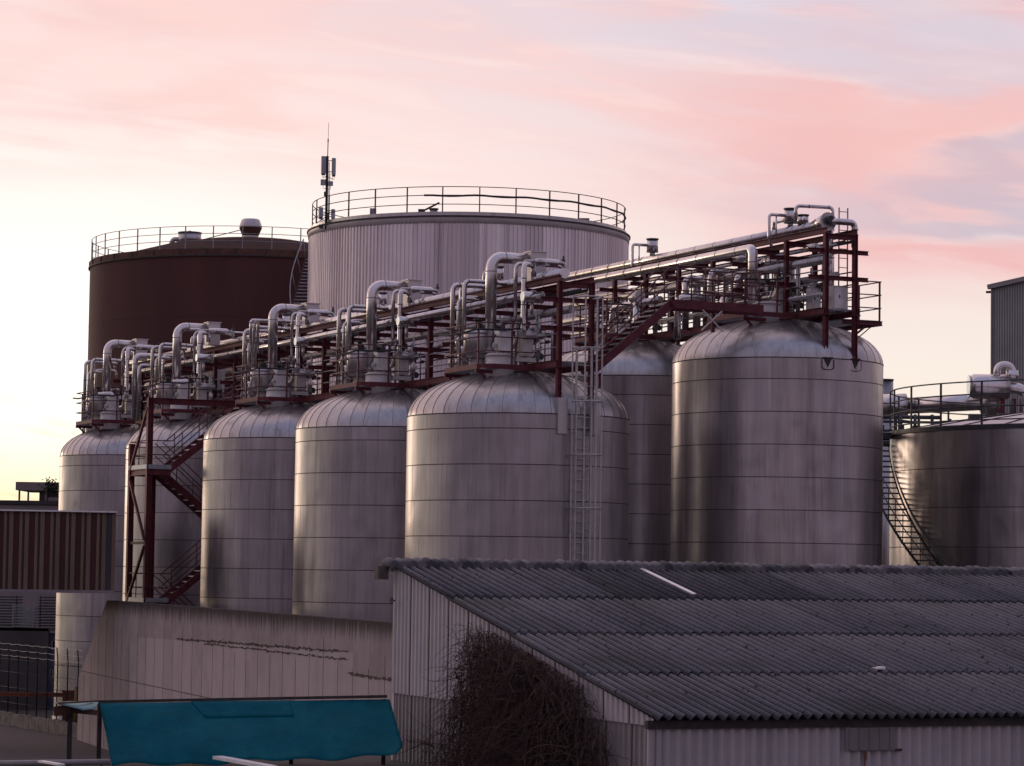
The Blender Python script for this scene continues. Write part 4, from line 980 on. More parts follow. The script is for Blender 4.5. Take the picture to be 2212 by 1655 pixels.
for k in range(420):
    a=Vector((rnd.gauss(.2,.17),rnd.gauss(0,.2),rnd.gauss(.0,.17))); s=.07
    d1=Vector((rnd.uniform(-1,1),rnd.uniform(-1,1),rnd.uniform(-1,1))).normalized()*s; d2=d1.orthogonal().normalized()*s*.6
    q=b.add([a-d1,a+d2,a+d1,a-d2]); b.face((q,q+1,q+2,q+3))
M['leaf']=plain('dark_leaves',(.035,.045,.03),.7,0,.4,5)
b.build('crown',M['leaf'],t)
b=MB(); b.tube([(0,0,-1.1),(0,0,0)],[.06,.03],8); b.build('trunk',M['brown_trim'],t)

# striped hall
M['st_red']=plain('dark_red_strip',(.05,.008,.012),.55,0,.2,2,0,(1,1,.2)); M['st_tan']=plain('tan_strip',(.19,.125,.08),.6,0,.2,2,0,(1,1,.2)); M['st_gap']=plain('violet_gap',(.03,.024,.036),.6,0,.2,2); M['st_dark']=plain('grey_violet_strip',(.05,.046,.055),.6,0,.2,2)
Yh=95.; zt=at(120,1106,Yh).z; zb=at(120,1274,Yh).z; xr=at(249,1190,Yh).x
t=thing('striped_hall','low hall clad in red and tan vertical stripes at the left edge','building',(xr,Yh,GZ),R_(9.2))
b=MB(); per=.905; x=-.02
seqs=[(.255,'t'),(.3,'d')]
xx=0.
pat=[(.13,3),(.19,4)]+[(.145,1),(.075,2),(.105,1),(.195,0)]*17
for w,mi in pat:
    pr=.03 if mi in (1,3) else 0.
    b.box((xx-w/2,.1-pr/2,(zt+zb)/2-GZ),(w-.004,.2+pr,zt-zb),m={0:0,1:1,2:2,3:1,4:3}[mi]); xx-=w
b.box((xx/2,2.7,(zt+zb)/2-GZ),(-xx-.02,5.,zt-zb-.05),m=3)
b.build('wall',[M['st_red'],M['st_tan'],M['st_gap'],M['st_dark']],t)
b=MB(); b.box((xx/2+.0,2.5,zt+.025-GZ),(-xx+.05,5.3,.05)); b.build('roof_edge',M['alu'],t)
b=MB(); b.box((xx/2-.04,2.5,zb-.05-GZ),(-xx+.08,5.3,.1)); b.build('bottom_trim',M['trim'],t)
for x in (-4.6,-8.8):
    b=MB(); b.bar((x,3.5,0),(x,3.5,zb-.1-GZ),.3,.3); b.build('column',M['darkwin'],t)

# ------------------------------------------------------------------ ground
def ground_mat(name,a,b_,sc_,bmp=.3,rough=.9):
    m,nt,b=nodes(name); v=coords(nt,rnd=False); f=noise(nt,v,sc_,8,.65); g=noise(nt,v,.25,3)
    link(nt,ramp(nt,math_(nt,'ADD',math_(nt,'MULTIPLY',f,.7),math_(nt,'MULTIPLY',g,.3)),[(.35,a),(.65,b_)]),b.inputs['Base Color']); b.inputs['Roughness'].default_value=rough
    bump(nt,b,f,bmp,.03); return m
M['yard']=ground_mat('yard_earth',(.035,.033,.028),(.075,.066,.055),1.5)
M['asphalt']=ground_mat('worn_asphalt',(.062,.05,.05),(.095,.078,.076),5.)
M['gravel']=ground_mat('dark_gravel',(.025,.023,.022),(.085,.075,.07),22.,.8)
M['brick']=ground_mat('red_brick_paving',(.11,.045,.035),(.17,.07,.055),8.)
b=MB(); n=b.add([(-2500,-2500,0),(2500,-2500,0),(2500,3500,0),(-2500,3500,0)]); b.face((n,n+1,n+2,n+3)); g=b.build('ground',M['yard']); g.location=(0,0,GZ); tag(g,kind='structure')
def slab(name,pts,mat,z):
    b=MB(); n=b.add([(x,y,0) for x,y in pts]); b.face(tuple(range(n,n+len(pts)))); o=b.build(name,mat); o.location=(0,0,z); return tag(o,kind='structure')
slab('road',[(-60,78),(-6.0,78),(-6.0,82.),(-12.5,97.5),(-16.2,103.2),(-22.5,114.5),(-60,182)],M['asphalt'],GZ+.004)
slab('paving',[(-60,78.),(-12.2,78.),(-14.2,84.5),(-60,92.)],M['brick'],GZ+.008)
# raised gravel terrace the shed stands on
b=MB(); TZ=-3.42
pts=[(-7.0,-40),(70,-40),(70,56),(-2.5,56),(-3.2,52),(-7.0,47.3)]
n=b.add([(x,y,TZ) for x,y in pts]); n2=b.add([(x,y,GZ-.02) for x,y in pts]); b.face(tuple(range(n,n+len(pts))))
for i in range(len(pts)): j=(i+1)%len(pts); b.face((n+i,n2+i,n2+j,n+j))
o=b.build('gravel_ground',M['gravel']); tag(o,kind='structure')

# ------------------------------------------------------------------ board marked concrete wall
def conc_mat():
    m,nt,b=nodes('board_marked_concrete'); v=coords(nt,rnd=False)
    tc=N(nt,'ShaderNodeTexCoord'); sx=N(nt,'ShaderNodeSeparateXYZ'); link(nt,tc.outputs['Object'],sx.inputs[0])
    f=noise(nt,v,1.1,6,.6); fine=noise(nt,v,14,4)
    at_=N(nt,'ShaderNodeAttribute'); at_.attribute_name='tone'
    k=math_(nt,'ADD',math_(nt,'MULTIPLY',f,.6),math_(nt,'MULTIPLY',fine,.25)); k=math_(nt,'ADD',k,math_(nt,'MULTIPLY',math_(nt,'SUBTRACT',at_.outputs['Fac'],.5),.5)); k=math_(nt,'ADD',k,math_(nt,'MULTIPLY',math_(nt,'SUBTRACT',noise(nt,coords(nt,(1,1,.1),False),2.2,5,.65),.5),.5))
    col=ramp(nt,k,[(.2,(.29,.245,.24)),(.65,(.47,.405,.405))])
    # algae running down from the top edge (height 0 in object space)
    st=noise(nt,coords(nt,(1,1,.07),False),4.5,5,.7)
    lvl=math_(nt,'ADD',math_(nt,'MULTIPLY',sx.outputs[2],1.5),math_(nt,'MULTIPLY_ADD',st,1.7,.12))
    moss=N(nt,'ShaderNodeMapRange'); moss.interpolation_type='SMOOTHSTEP'; link(nt,lvl,moss.inputs[0]); moss.inputs[1].default_value=.1; moss.inputs[2].default_value=.95
    col=mixc(nt,math_(nt,'MULTIPLY',moss.outputs[0],.9),col,(.04,.034,.028))
    link(nt,col,b.inputs['Base Color']); b.inputs['Roughness'].default_value=.92; b.inputs['Specular IOR Level'].default_value=.1; bump(nt,b,math_(nt,'ADD',f,fine),.35,.02); return m
M['conc']=conc_mat(); M['joint']=plain('dark_joint',(.06,.05,.045),.9,0,.3,5); M['rust']=plain('spalled_rust',(.06,.04,.03),.9,0,.5,6,.4)
wl=at(231,1297,97.); wr=at(866,1347,64.); wd=Vector((wr.x-wl.x,wr.y-wl.y,0)); WL=wd.length; wang=math.atan2(wd.y,wd.x)
wt=thing('concrete_wall','tall board marked concrete wall with mossy top, left of the shed','wall',(wl.x,wl.y,wl.z),wang)
hb=GZ-wl.z-.02
b=MB(); bw=1.35; nb=int(WL/bw)+1; rnd=random.Random(9)
cut=5.0      # the sloping left end
def xleft(z): return -cut*min(1,-z/2.72)
b.add([]); yth=.35
xs=[0]+[bw*k for k in range(1,nb)]+[WL]
def wall_at(xv,yv):          # where on the wall a mark sits: distance along it and height below its top
    d=at(xv,yv,50.); nx,ny=-wd.y,wd.x
    k=(wl.x*nx+wl.y*ny)/(d.x*nx+d.y*ny); p=d*k; return ((p.x-wl.x)*wd.x+(p.y-wl.y)*wd.y)/WL, p.z-wl.z
mk=[wall_at(x,y) for x,y in ((285,1376),(381,1380),(752,1408),(752,1425),(440,1390),(752,1455),(845,1468))]
def band(x): return mk[0][1]+(mk[2][1]-mk[0][1])*(x-mk[0][0])/(mk[2][0]-mk[0][0]) if x<mk[2][0] else mk[5][1]
for i in range(len(xs)-1):
    za,zb=band(xs[i]),band(xs[i+1]); t=rnd.random()
    if xs[i]<mk[0][0]: za=zb=-1.3
    if xs[i]<mk[2][0]<xs[i+1]: zb=za
    n=b.add([(xs[i],0,0),(xs[i+1],0,0),(xs[i+1],0,zb),(xs[i],0,za),(xs[i+1],0,hb),(xs[i],0,hb)])
    b.face((n,n+3,n+2,n+1),0,False,.15+.35*t); b.face((n+3,n+5,n+4,n+2),0,False,(.6+.4*t) if xs[i]>mk[0][0] else .1+.5*t)
n=b.add([(0,0,0),(-cut,0,-2.9),(-cut,0,hb),(0,0,hb),(0,yth,0),(-cut,yth,-2.9),(-cut,yth,hb),(WL,0,0),(WL,yth,0),(WL,yth,hb),(0,yth,hb)])
b.face((n,n+1,n+2,n+3),0,False,.5); b.face((n,n+4,n+5,n+1)); b.face((n+1,n+5,n+6,n+2)); b.face((n,n+7,n+8,n+4)); b.face((n+4,n+8,n+9,n+10)); b.face((n+4,n+10,n+6,n+5))
b.build('panel',M['conc'],wt)
b=MB()
for i,x in enumerate(xs[:-1]+[-1.3,-2.6,-3.9]):
    top=-.9+rnd.uniform(-.3,.5) if x>=0 else x*.58-.5
    b.box((x,-.002,(top+hb)/2),(.009,.008,abs(top-hb)),m=0)
b.box((WL/2-cut/2+.2,-.003,-2.62),(WL+cut-.5,.01,.022),m=0)
b.build('board_joint',M['joint'],wt)
b=MB(); rnd=random.Random(21)
for (xa,z0),(xb,z1),hh in ((mk[1],mk[2],.05),(mk[4],mk[3],.035),(mk[5],mk[6],.06)):
    k=int((xb-xa)/.22)
    for j in range(k):
        xm=xa+(xb-xa)*(j+.5)/k; h=hh*rnd.uniform(.3,1.5)
        b.box((xm,-.004-.002*(j%2),z0+(z1-z0)*j/k+rnd.uniform(-.02,.02)),((xb-xa)/k+.02,.014,h))
b.build('spalled_groove',M['rust'],wt)

# ------------------------------------------------------------------ shed with a fibre cement roof
def roof_mat():
    m,nt,b=nodes('weathered_fibre_cement'); v=coords(nt,rnd=False)
    at_=N(nt,'ShaderNodeAttribute'); at_.attribute_name='tone'
    f=noise(nt,v,.5,4); g=noise(nt,v,11,6,.7); sp=noise(nt,v,38,3,.6); stx=noise(nt,coords(nt,(1,.1,1),False),5,4)
    k=math_(nt,'ADD',math_(nt,'MULTIPLY',g,.45),math_(nt,'MULTIPLY',sp,.3)); k=math_(nt,'ADD',k,math_(nt,'MULTIPLY',stx,.25))
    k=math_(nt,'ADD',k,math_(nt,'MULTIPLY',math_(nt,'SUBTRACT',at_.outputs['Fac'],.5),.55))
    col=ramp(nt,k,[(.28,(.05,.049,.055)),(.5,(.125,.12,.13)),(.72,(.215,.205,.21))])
    moss=ramp(nt,math_(nt,'ADD',math_(nt,'MULTIPLY',f,.65),math_(nt,'MULTIPLY',g,.4)),[(.54,0.),(.68,1.)])
    col=mixc(nt,math_(nt,'MULTIPLY',moss,.55),col,(.055,.05,.035))
    spot=ramp(nt,noise(nt,v,7,2,.4),[(.69,0.),(.74,1.)]); col=mixc(nt,math_(nt,'MULTIPLY',spot,.8),col,(.02,.02,.018))
    link(nt,col,b.inputs['Base Color']); b.inputs['Roughness'].default_value=.9; b.inputs['Specular IOR Level'].default_value=.2
    bump(nt,b,math_(nt,'ADD',g,sp),.5,.015); return m
M['fibre']=roof_mat()
def sheet_mat(name,col,grime):
    m,nt,b=nodes(name); v=coords(nt,rnd=False); f=noise(nt,coords(nt,(1,1,.12),False),3,5,.6); g=noise(nt,v,2.2,5,.6)
    at_=N(nt,'ShaderNodeAttribute'); at_.attribute_name='tone'
    k=math_(nt,'ADD',math_(nt,'ADD',math_(nt,'MULTIPLY',f,.5),math_(nt,'MULTIPLY',g,.4)),math_(nt,'MULTIPLY',math_(nt,'SUBTRACT',at_.outputs['Fac'],.5),.5))
    link(nt,ramp(nt,k,[(.25,tuple(c*grime for c in col)),(.6,col)]),b.inputs['Base Color']); b.inputs['Roughness'].default_value=.65; return m
M['sheet']=sheet_mat('grey_white_wall_sheet',(.52,.475,.48),.75); M['sheet_low']=sheet_mat('stained_lower_sheet',(.34,.305,.3),.6)
A0=Vector((-2.18,50.,.0)); gdir=Vector((.398,-.9174,0)); edir=Vector((.9174,.398,0)); srz=math.atan2(edir.y,edir.x)
SLEN=10.68; zr=at(845,1222,50.).z; ze=-2.15; LEN=19.; PIT=.177
# shed frame: x along the ridge, y = -distance down the slope, z up
sh=thing('shed','grey shed with a big corrugated fibre cement roof in front','shed',(A0.x,A0.y,TZ),srz)
zr-=TZ; ze-=TZ
def zroof(s): return zr+(ze-zr)*s/SLEN
b=MB(); rnd=random.Random(31); ns=8; waves=6; sw=PIT*waves; ncol=int(LEN/sw)+1; rowL=SLEN/4
slope=(ze-zr)/SLEN; L0=math.sqrt(1+slope*slope); nrm=Vector((0,slope,1)).normalized()  # y=-s -> z decreases with s
nrm=Vector((0,-(-slope),1)); nrm=Vector((0,slope*1.0,1)).normalized()
for rw in range(4):
    for cidx in range(ncol):
        t=rnd.uniform(.42,.62)
        if rw==0 and cidx in (3,4,5,6): t=.12+.1*rnd.random()
        if rw==0 and cidx>=10: t-=.12
        dz=rnd.uniform(-.004,.006); dy=rnd.uniform(-.02,.02)
        s0=rw*rowL-.02; s1=(rw+1)*rowL+(.13 if rw<3 else .05)+dy
        x0=cidx*sw; nx=waves*ns
        top=[];bot=[];top2=[];bot2=[]
        for j in range(nx+1):
            x=x0+sw*j/nx; a=.038*math.cos(2*PI*x/PIT)
            top.append((x,-s0,zroof(s0)+a+.03+dz)); bot.append((x,-s1,zroof(s1)+a+.058+dz))
        n0=b.add(top); n1=b.add(bot); n2=b.add([(x,y,z-.009) for x,y,z in bot]); n3=b.add([(x,y,z-.009) for x,y,z in top])
        for j in range(nx):
            b.face((n1+j,n1+j+1,n0+j+1,n0+j),0,True,t+.42*(math.cos(2*PI*(x0+sw*(j+.5)/nx)/PIT)-.25)); b.face((n2+j+1,n2+j,n3+j,n3+j+1),0,True,t); b.face((n1+j+1,n1+j,n2+j,n2+j+1),0,False,.1)  # corrugation shading put into the tone: lighter crests, darker troughs
        if cidx==0:
            b.face((n0,n3,n2,n1),0,False,.6)
for rw in range(4):          # fixing bolts on every third crest
    for k in range(int(LEN/PIT/3)):
        for s_ in (rw*rowL+.25,(rw+.5)*rowL):
            x=PIT*(3*k+1); b.box((x,-s_,zroof(s_)+.027+.04+.02*(s_-rw*rowL)/rowL),(.03,.03,.03),t=-.6)
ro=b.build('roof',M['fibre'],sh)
# ridge of overlapping capping pieces
b=MB()
for k in range(int(LEN/PIT)):
    x=.0+k*PIT; j=rnd.uniform(-.012,.02); w=PIT*.54
    pts=[Vector((x,.16,zr-.06+j)),Vector((x,.08,zr+.035+j)),Vector((x,-.02,zr+.06+j)),Vector((x,-.16,zr+.045+j)),Vector((x,-.3-.05*rnd.random(),zroof(.3)+.07+j))]
    b.tube(pts,[w*.8,w,w,w,w*.95],8,0,t=rnd.uniform(.3,1.1))
b.build('ridge_cap',M['fibre'],sh)
b=MB(); b.box((-.12,-.0,zr-.13),(.2,.18,.24)); b.build('ridge_beam',plain('lichened_timber',(.12,.105,.085),.9,0,.4,6),sh)
# gable wall sheets
def ribbed(b, pts_top, x_of, zb, m, tonef): pass
def gable(zlo, zhi_f, name, mat, off, s0, s1, tseed, y_out):
    b=MB(); rr=random.Random(tseed); k=0; s=s0
    while s<s1-.02:
        t=rr.uniform(.35,.65) if k%5==0 else t
        for f0,f1,o0_,o1_ in ((0,.6,0,0),(.6,.72,0,.03),(.72,.86,.03,.03),(.86,1,.03,0)):
            a,c=s+PIT*f0,min(s+PIT*f1,s1)
            if a>=s1: break
            n=b.add([(y_out-o0_,-a,zlo),(y_out-o1_,-c,zlo),(y_out-o1_,-c,zhi_f(c)),(y_out-o0_,-a,zhi_f(a))])
            b.face((n,n+1,n+2,n+3),0,False,t)
        if k%5==0 and k: b.box((y_out-.006,-s,(zlo+zhi_f(s))/2),(.012,.012,abs(zhi_f(s)-zlo)-.02),m=1)
        s+=PIT; k+=1
    return b.build(name,[mat,M['joint']],sh)
gable(1.19,lambda s:zroof(s)+.0,'gable_wall',M['sheet'],0,.03,SLEN-.12,3,.1)
gable(-.0,lambda s:min(1.2,zroof(s)),'lower_gable_wall',M['sheet_low'],0,.05,SLEN-.1,4,.14)
# front wall under the eave
def front(zlo,zhi,name,mat,x0,x1,y,seed):
    b=MB(); rr=random.Random(seed); n=int((x1-x0)/PIT*8); pr=[]
    for j in range(n+1):
        x=x0+(x1-x0)*j/n; pr.append((x,y-.03*math.cos(2*PI*x/PIT)))
    a=b.add([(x,yy,zlo) for x,yy in pr]); c=b.add([(x,yy,zhi) for x,yy in pr])
    for j in range(n): b.face((a+j,a+j+1,c+j+1,c+j),0,True,.62-.3*(math.cos(2*PI*(pr[j][0]+.01)/PIT)<-.4))  # trough shade painted into the tone to bring out the waves
    return b.build(name,mat,sh)
yf=-(SLEN-.18)
front(0,ze-.04,'front_wall',M['sheet'],.22,LEN,yf,5)
b=MB(); b.box((LEN/2,yf-.02,ze-.06),(LEN,.1,.12)); b.build('eave_purlin',M['joint'],sh)
b=MB(); b.box((.14,yf+.0,(ze-.1)/2),(.2,.06,ze-.1)); b.build('corner_board',M['sheet'],sh)
b=MB(); b.box((3.72,yf-.05,ze-.3),(.86,.03,.34),t=.2)
for k in range(5): b.box((3.37+k*.175,yf-.07,ze-.3),(.05,.012,.32),t=.1)
b.build('patch_sheet',M['sheet_low'],sh)
b=MB(); b.box((3.64,yf-.031,ze-.6),(.022,.006,.22)); b.box((3.665,yf-.031,ze-.55),(.016,.006,.12)); b.build('rust_streak',plain('orange_rust',(.2,.085,.05),.9,0,.3,8),sh); b=MB(); b.box((4.22,yf-.04,ze-.47),(.12,.02,.035)); b.build('wall_hook',M['rust'],sh)
b=MB(); b.box((LEN,-SLEN/2,zroof(SLEN/2)/2-.2),(.1,SLEN-.3,zroof(SLEN/2)-.5)); b.box((LEN/2,-.1,zr/2-.1),(LEN-.2,.08,zr-.2)); b.build('back_wall',M['sheet'],sh)
b=MB(); b.tube([(.0-.04,-.32-.05*math.cos(q),zr-.62+.05*math.sin(q)) for q in [2*PI*k/16 for k in range(16)]],.012,6,closed=True); b.bar((-.04,-.37,zr-.62),(-.04,-.45,zr-.62),.03,.03); b.build('eye_ring',M['dark'],sh)
def onroof_s(x,s,dz=.08): 
    return Vector((A0.x,A0.y,TZ))+edir*x+gdir*s+Vector((0,0,zroof(s)+dz))
p=onroof_s(4.9,.3); q=onroof_s(4.9,2.5)
b=MB(); b.bar(Vector((0,0,.0)),q-p,.09,.02); o=b.build('batten',M['alu']); o.location=p; tag(o,'long white batten lying near the shed roof ridge','plank')
p=onroof_s(5.42,7.95,.09); b=MB(); b.box((0,0,0),(.17,.16,.03),.5); b.box((.04,.02,.02),(.1,.1,.02),.8); o=b.build('scrap',M['alu']); o.location=p; tag(o,'small white scrap lying on the lower shed roof','debris')

# ------------------------------------------------------------------ dead creeper on the gable
M['twig']=plain('dry_twig',(.06,.03,.025),.9,0,.4,3); M['twig2']=plain('pale_twig',(.11,.07,.055),.9,0,.3,3)
rnd=random.Random(77)
cv=thing('dead_creeper','tangled leafless brown creeper smothering the shed gable','creeper',(A0.x,A0.y,TZ),srz)
def env(s):            # how high the mass reaches along the gable
    pts=[(1.3,.25),(2.4,.35),(3.0,.5),(3.5,1.2),(4.0,2.3),(4.7,2.46),(6,2.2),(7.2,1.95),(8.3,1.7),(8.9,1.3),(9.6,.6),(10.6,.25)]
    for (a,ha),(c,hc) in zip(pts,pts[1:]):
        if a<=s<=c: return ha+(hc-ha)*(s-a)/(c-a)
    return .2
def creeper(nst, mat, r0, seglen, name, smin, smax, spread):
    b=MB()
    for k in range(nst):
        s=rnd.triangular(smin,smax,6.3); z=env(s)*rnd.random()**.8
        p=Vector((-.02-rnd.random()**1.3*spread*(1.0-.35*z/2.6),-s,z)); d=Vector((rnd.gauss(0,.5),rnd.gauss(0,.8),rnd.gauss(0,.7)-.15)).normalized()
        pts=[p]; r=r0*rnd.uniform(.6,1.4)
        for j in range(rnd.randint(4,8)):
            d=(d+Vector((rnd.gauss(0,.2),rnd.gauss(0,.24),rnd.gauss(0,.24)-.12))).normalized(); q=pts[-1]+d*seglen*rnd.uniform(.6,1.3)
            if q.x>0: q.x=-.02
            if q.z<0.01: q.z=.02; d.z=abs(d.z)
            mz=min(zroof(min(max(-q.y,0),SLEN))-.03, env(max(1.31,min(10.6,-q.y)))+.25)
            if q.z>mz: q.z=mz-.02; d.z=-abs(d.z)
            pts.append(q)
        b.tube(pts,[r*(1-.7*i/len(pts)) for i in range(len(pts))],3,0,cap=False)
    return b.build(name,mat,cv)
creeper(3000,M['twig'],.006,.15,'twigs',3.0,9.5,.26)
creeper(420,M['twig'],.005,.14,'loose_twigs',1.5,10.3,.26)
creeper(330,M['twig2'],.0065,.2,'pale_shoots',2.8,9.4,.4)
b=MB()
for k in range(14):
    s=3.6+.45*k+rnd.uniform(-.15,.15); p=[Vector((-.15,-s,0))]
    while p[-1].z<env(s)*.8: p.append(p[-1]+Vector((rnd.uniform(-.05,.05),rnd.uniform(-.15,.15),.25)))
    for v_ in p: v_.x=min(v_.x,-.03)
    b.tube(p,[.03*(1-.6*i/len(p)) for i in range(len(p))],6)
b.build('stem',M['twig'],cv)
b=MB()       # leaf litter still caught in the tangle
for k in range(3200):
    s=rnd.triangular(3.4,9.3,6.2); z=max(.0,env(s)-.25)*rnd.random()**.85; a=Vector((-.03-rnd.random()*.25,-s,z)); d1=Vector((rnd.uniform(-1,1),rnd.uniform(-1,1),rnd.uniform(-1,1))).normalized()*.045; d2=d1.orthogonal().normalized()*.025
    n=b.add([a-d1,a+d2,a+d1,a-d2]); b.face((n,n+1,n+2,n+3))
M['litter']=plain('dead_leaf',(.03,.02,.016),.95,0,.4,3)
o=b.build('dead_leaves',M['litter'],cv); tag(o,kind='stuff')

# ------------------------------------------------------------------ turquoise sheet lean-to
M['tarp']=None
def tarp_mat():
    m,nt,b=nodes('turquoise_tarpaulin'); v=coords(nt,rnd=False); f=noise(nt,coords(nt,(1,1,.3),False),1.6,6,.6); g=noise(nt,coords(nt,(1,1,.25),False),5,5,.6); h=noise(nt,v,60,2)
    k=math_(nt,'ADD',math_(nt,'MULTIPLY',f,.7),math_(nt,'MULTIPLY',g,.3))
    col=ramp(nt,k,[(.32,(.001,.075,.105)),(.5,(.0015,.1,.135)),(.66,(.005,.125,.15))])
    dirt=ramp(nt,noise(nt,coords(nt,(1,1,.15),False),2.7,6,.7),[(.56,0.),(.72,1.)]); col=mixc(nt,math_(nt,'MULTIPLY',dirt,.35),col,(.02,.06,.065))
    link(nt,col,b.inputs['Base Color']); b.inputs['Roughness'].default_value=.8; b.inputs['Specular IOR Level'].default_value=.12
    bump(nt,b,math_(nt,'ADD',g,math_(nt,'MULTIPLY',h,.12)),.5,.06); return m
M['tarp']=tarp_mat(); M['tarp2']=plain('faded_turquoise',(.10,.24,.26),.6,0,.2,3)
tl=at(214,1519,48.0); trr=at(842,1511,48.6); bl=at(243,1654,46.8); brt=at(876,1630,47.2)
o0=tl.copy(); t=thing('tarpaulin','turquoise tarpaulin draped along a low fence beside the shed','tarpaulin',tuple(o0))
def tarp_pt(u,w,off=0):
    p=(tl.lerp(trr,u)).lerp(bl.lerp(brt,u),w)-o0
    if w>.93: p.z+=.045*math.sin(u*23)*math.sin(u*9+1)-.02*math.sin(u*3.1)
    if u>.9 and w>.85: p.x-=.12*((u-.9)/.1)*((w-.85)/.15)*1.2
    p.y-=.03*math.sin(u*31+w*2)*w+.025*math.sin(u*13-w*4)+.015*math.sin(u*57+w)*w+.02*math.sin(u*5+w*9)+off
    return p
def tarp_grid(u0,u1,w0,w1,nu,nv,off,skew=0.):
    b=MB(); rows=[]
    for i in range(nv+1):
        w=w0+(w1-w0)*i/nv; rows.append(b.add([tarp_pt(u0+skew*i/nv+(u1-u0-skew*i/nv)*j/nu,w,off) for j in range(nu+1)]))
    for i in range(nv):
        for j in range(nu): b.face((rows[i]+j,rows[i+1]+j,rows[i+1]+j+1,rows[i]+j+1),0,True)
    return b
sheet=tarp_grid(0,1,0,1,70,16,0).build('sheet',M['tarp'],t); md=sheet.modifiers.new('thick','SOLIDIFY'); md.thickness=.006
fl=tarp_grid(.315,.655,-.012,.27,24,5,.02,.035).build('flap',M['tarp'],t); md=fl.modifiers.new('thick','SOLIDIFY'); md.thickness=.006
b=MB(); b.bar(tl-o0+Vector((-.1,.05,.02)),trr-o0+Vector((-.05,.05,.05)),.06,.05); b.build('top_rail',M['joint'],t)
for u in (0.0,.33,.66,.98):
    p=tl.lerp(trr,u)-o0+Vector((0,.12,0)); b=MB(); b.bar(p,(p.x,p.y,TZ-o0.z),.07,.07); b.build('post',M['joint'],t)
# torn awning on a pole
pp=at(152,1525,47.2); t=thing('torn_awning','torn turquoise awning scrap on a thin dark pole','awning',(pp.x,pp.y,pp.z))
b=MB(); b.bar((0,0,-.03),(0,0,at(152,1650,47.2).z-pp.z-2.),.075,.075); b.build('pole',M['dark'],t)
b=MB(); pts=[at(118,1519,46.6),at(150,1516,47.8),at(190,1517,48.),at(213,1518,48.0),at(205,1532,46.9),at(180,1535,46.5),at(150,1527,46.4)]
pts=[p-pp for p in pts]; c0=sum(pts,Vector())/len(pts)+Vector((0,0,-.03)); n=b.add(pts+[c0])
for i in range(len(pts)): b.face((n+i,n+(i+1)%len(pts),n+len(pts)),0,True)
cl_=b.build('canvas',M['tarp2'],t); md=cl_.modifiers.new('thick','SOLIDIFY'); md.thickness=.012
b=MB(); b.bar(at(116,1537,47.0)-pp,at(150,1532,47.1)-pp,.02,.16); b.bar(at(150,1534,47.1)-pp,at(212,1540,47.6)-pp,.03,.09); b.bar(at(128,1519,46.5)-pp,at(200,1515,47.8)-pp,.05,.03); b.build('broken_frame',M['brown_trim'],t)
# pieces of a lower roof edge and a plank at the bottom of the picture
p=at(-40,1650,45.2); q=at(238,1646,45.6); o0=p.copy()
t=thing('gutter','grey gutter of a low roof along the bottom left','gutter',tuple(o0)); b=MB(); b.tube([Vector((0,0,0)),q-p],.05,12); b.build('channel',M['trim'],t); b=MB()
for k in range(4): c=(q-p)*(k/3.4+.05); b.bar(c+Vector((0,.0,.0)),c+Vector((0,.12,-.4)),.03,.03)
b.build('bracket',M['dark'],t)
b=MB(); b.bar((0,0,0),at(133,1652,44.4)-at(88,1645,45.2),.11,.03); o=b.build('board',M['alu']); o.location=at(88,1645,45.2); tag(o,'pale board end lying across the gutter','plank')
b=MB(); b.bar((0,0,0),at(590,1662,45.4)-at(470,1640,46.6),.2,.05); o=b.build('board',M['alu']); o.location=at(470,1640,46.6)+Vector((0,0,.03)); tag(o,'pale plank poking out under the turquoise tarpaulin','plank')

# ------------------------------------------------------------------ yard at far left: kerb wall, fence, barrier, stacks
M['stackm']=plain('dark_stacked_steel',(.04,.043,.05),.5,.4,.4,5); M['stackl']=plain('pale_stacked_steel',(.22,.25,.26),.5,.3,.3,5)
M['kerb']=plain('lichen_kerb',(.17,.15,.125),.9,0,.4,3,.3)
k0=at(-70,1548,114.5); k1=at(168,1597,103.3); kd=Vector((k1.x-k0.x,k1.y-k0.y,0)); ka=math.atan2(kd.y,kd.x); kl=kd.length
t=thing('kerb_wall','low lichen stained kerb wall under the wire fence','wall',(k0.x,k0.y,GZ),ka)
b=MB(); k=0; x=0
while x<kl:
    b.box((x+.55,0,.25),(1.09,.3,.5+.03*math.sin(k*2.3)),t=.3+.4*((k*7)%5)/5); x+=1.12; k+=1
b.build('block',M['kerb'],t)
wf=thing('wire_fence','wire fence with outward bent posts and barbed strands at left','fence',(k0.x,k0.y,GZ+.5),ka)
fh=2.7
for k in range(12):
    x=.5+k*1.11
    b=MB(); b.tube([(x,.0,-.3),(x,0,fh-.45),(x+.28,-.15,fh+.02)],.025,8); b.build('post',M['stackm'],wf)
b=MB()
for q_ in (0,.22,.45):
    pts=[]
    for k in range(52):
        x=-.4+k*.27; sag=.035*abs(math.sin((x-.5)*PI/1.11)); pts.append((x+q_*.6,-q_*.33,fh-.45+q_*1.05-sag))
    b.tube(pts,.0085,5)
b.build('barbed_wire',M['ladder'],wf)
b=MB()
for z in (.4,1.0,1.6,2.1): b.tube([(-.4,0,z),(13,0,z)],.006,4)
for k in range(95): 
    b.tube([(-.4+.27*k*.5,0,0),(-.4+.27*(k*.5+4),0,2.2)],.0035,3); b.tube([(-.4+.27*k*.5,0,2.2),(-.4+.27*(k*.5+4),0,0)],.0035,3)
b.build('mesh',M['stackm'],wf)
M['orange']=plain('orange_barrier',(.17,.045,.015),.6,0,.2,3); M['yellow']=plain('yellow_post',(.2,.14,.025),.6,0,.2,3)
p=at(148,1520,108.); t=thing('barrier_gate','orange barrier gate behind the wire fence','gate',(p.x,p.y,GZ))
b=MB(); b.bar((-3.6,0,1.32),(0,0,1.32),.12,.16); b.build('boom',M['orange'],t)
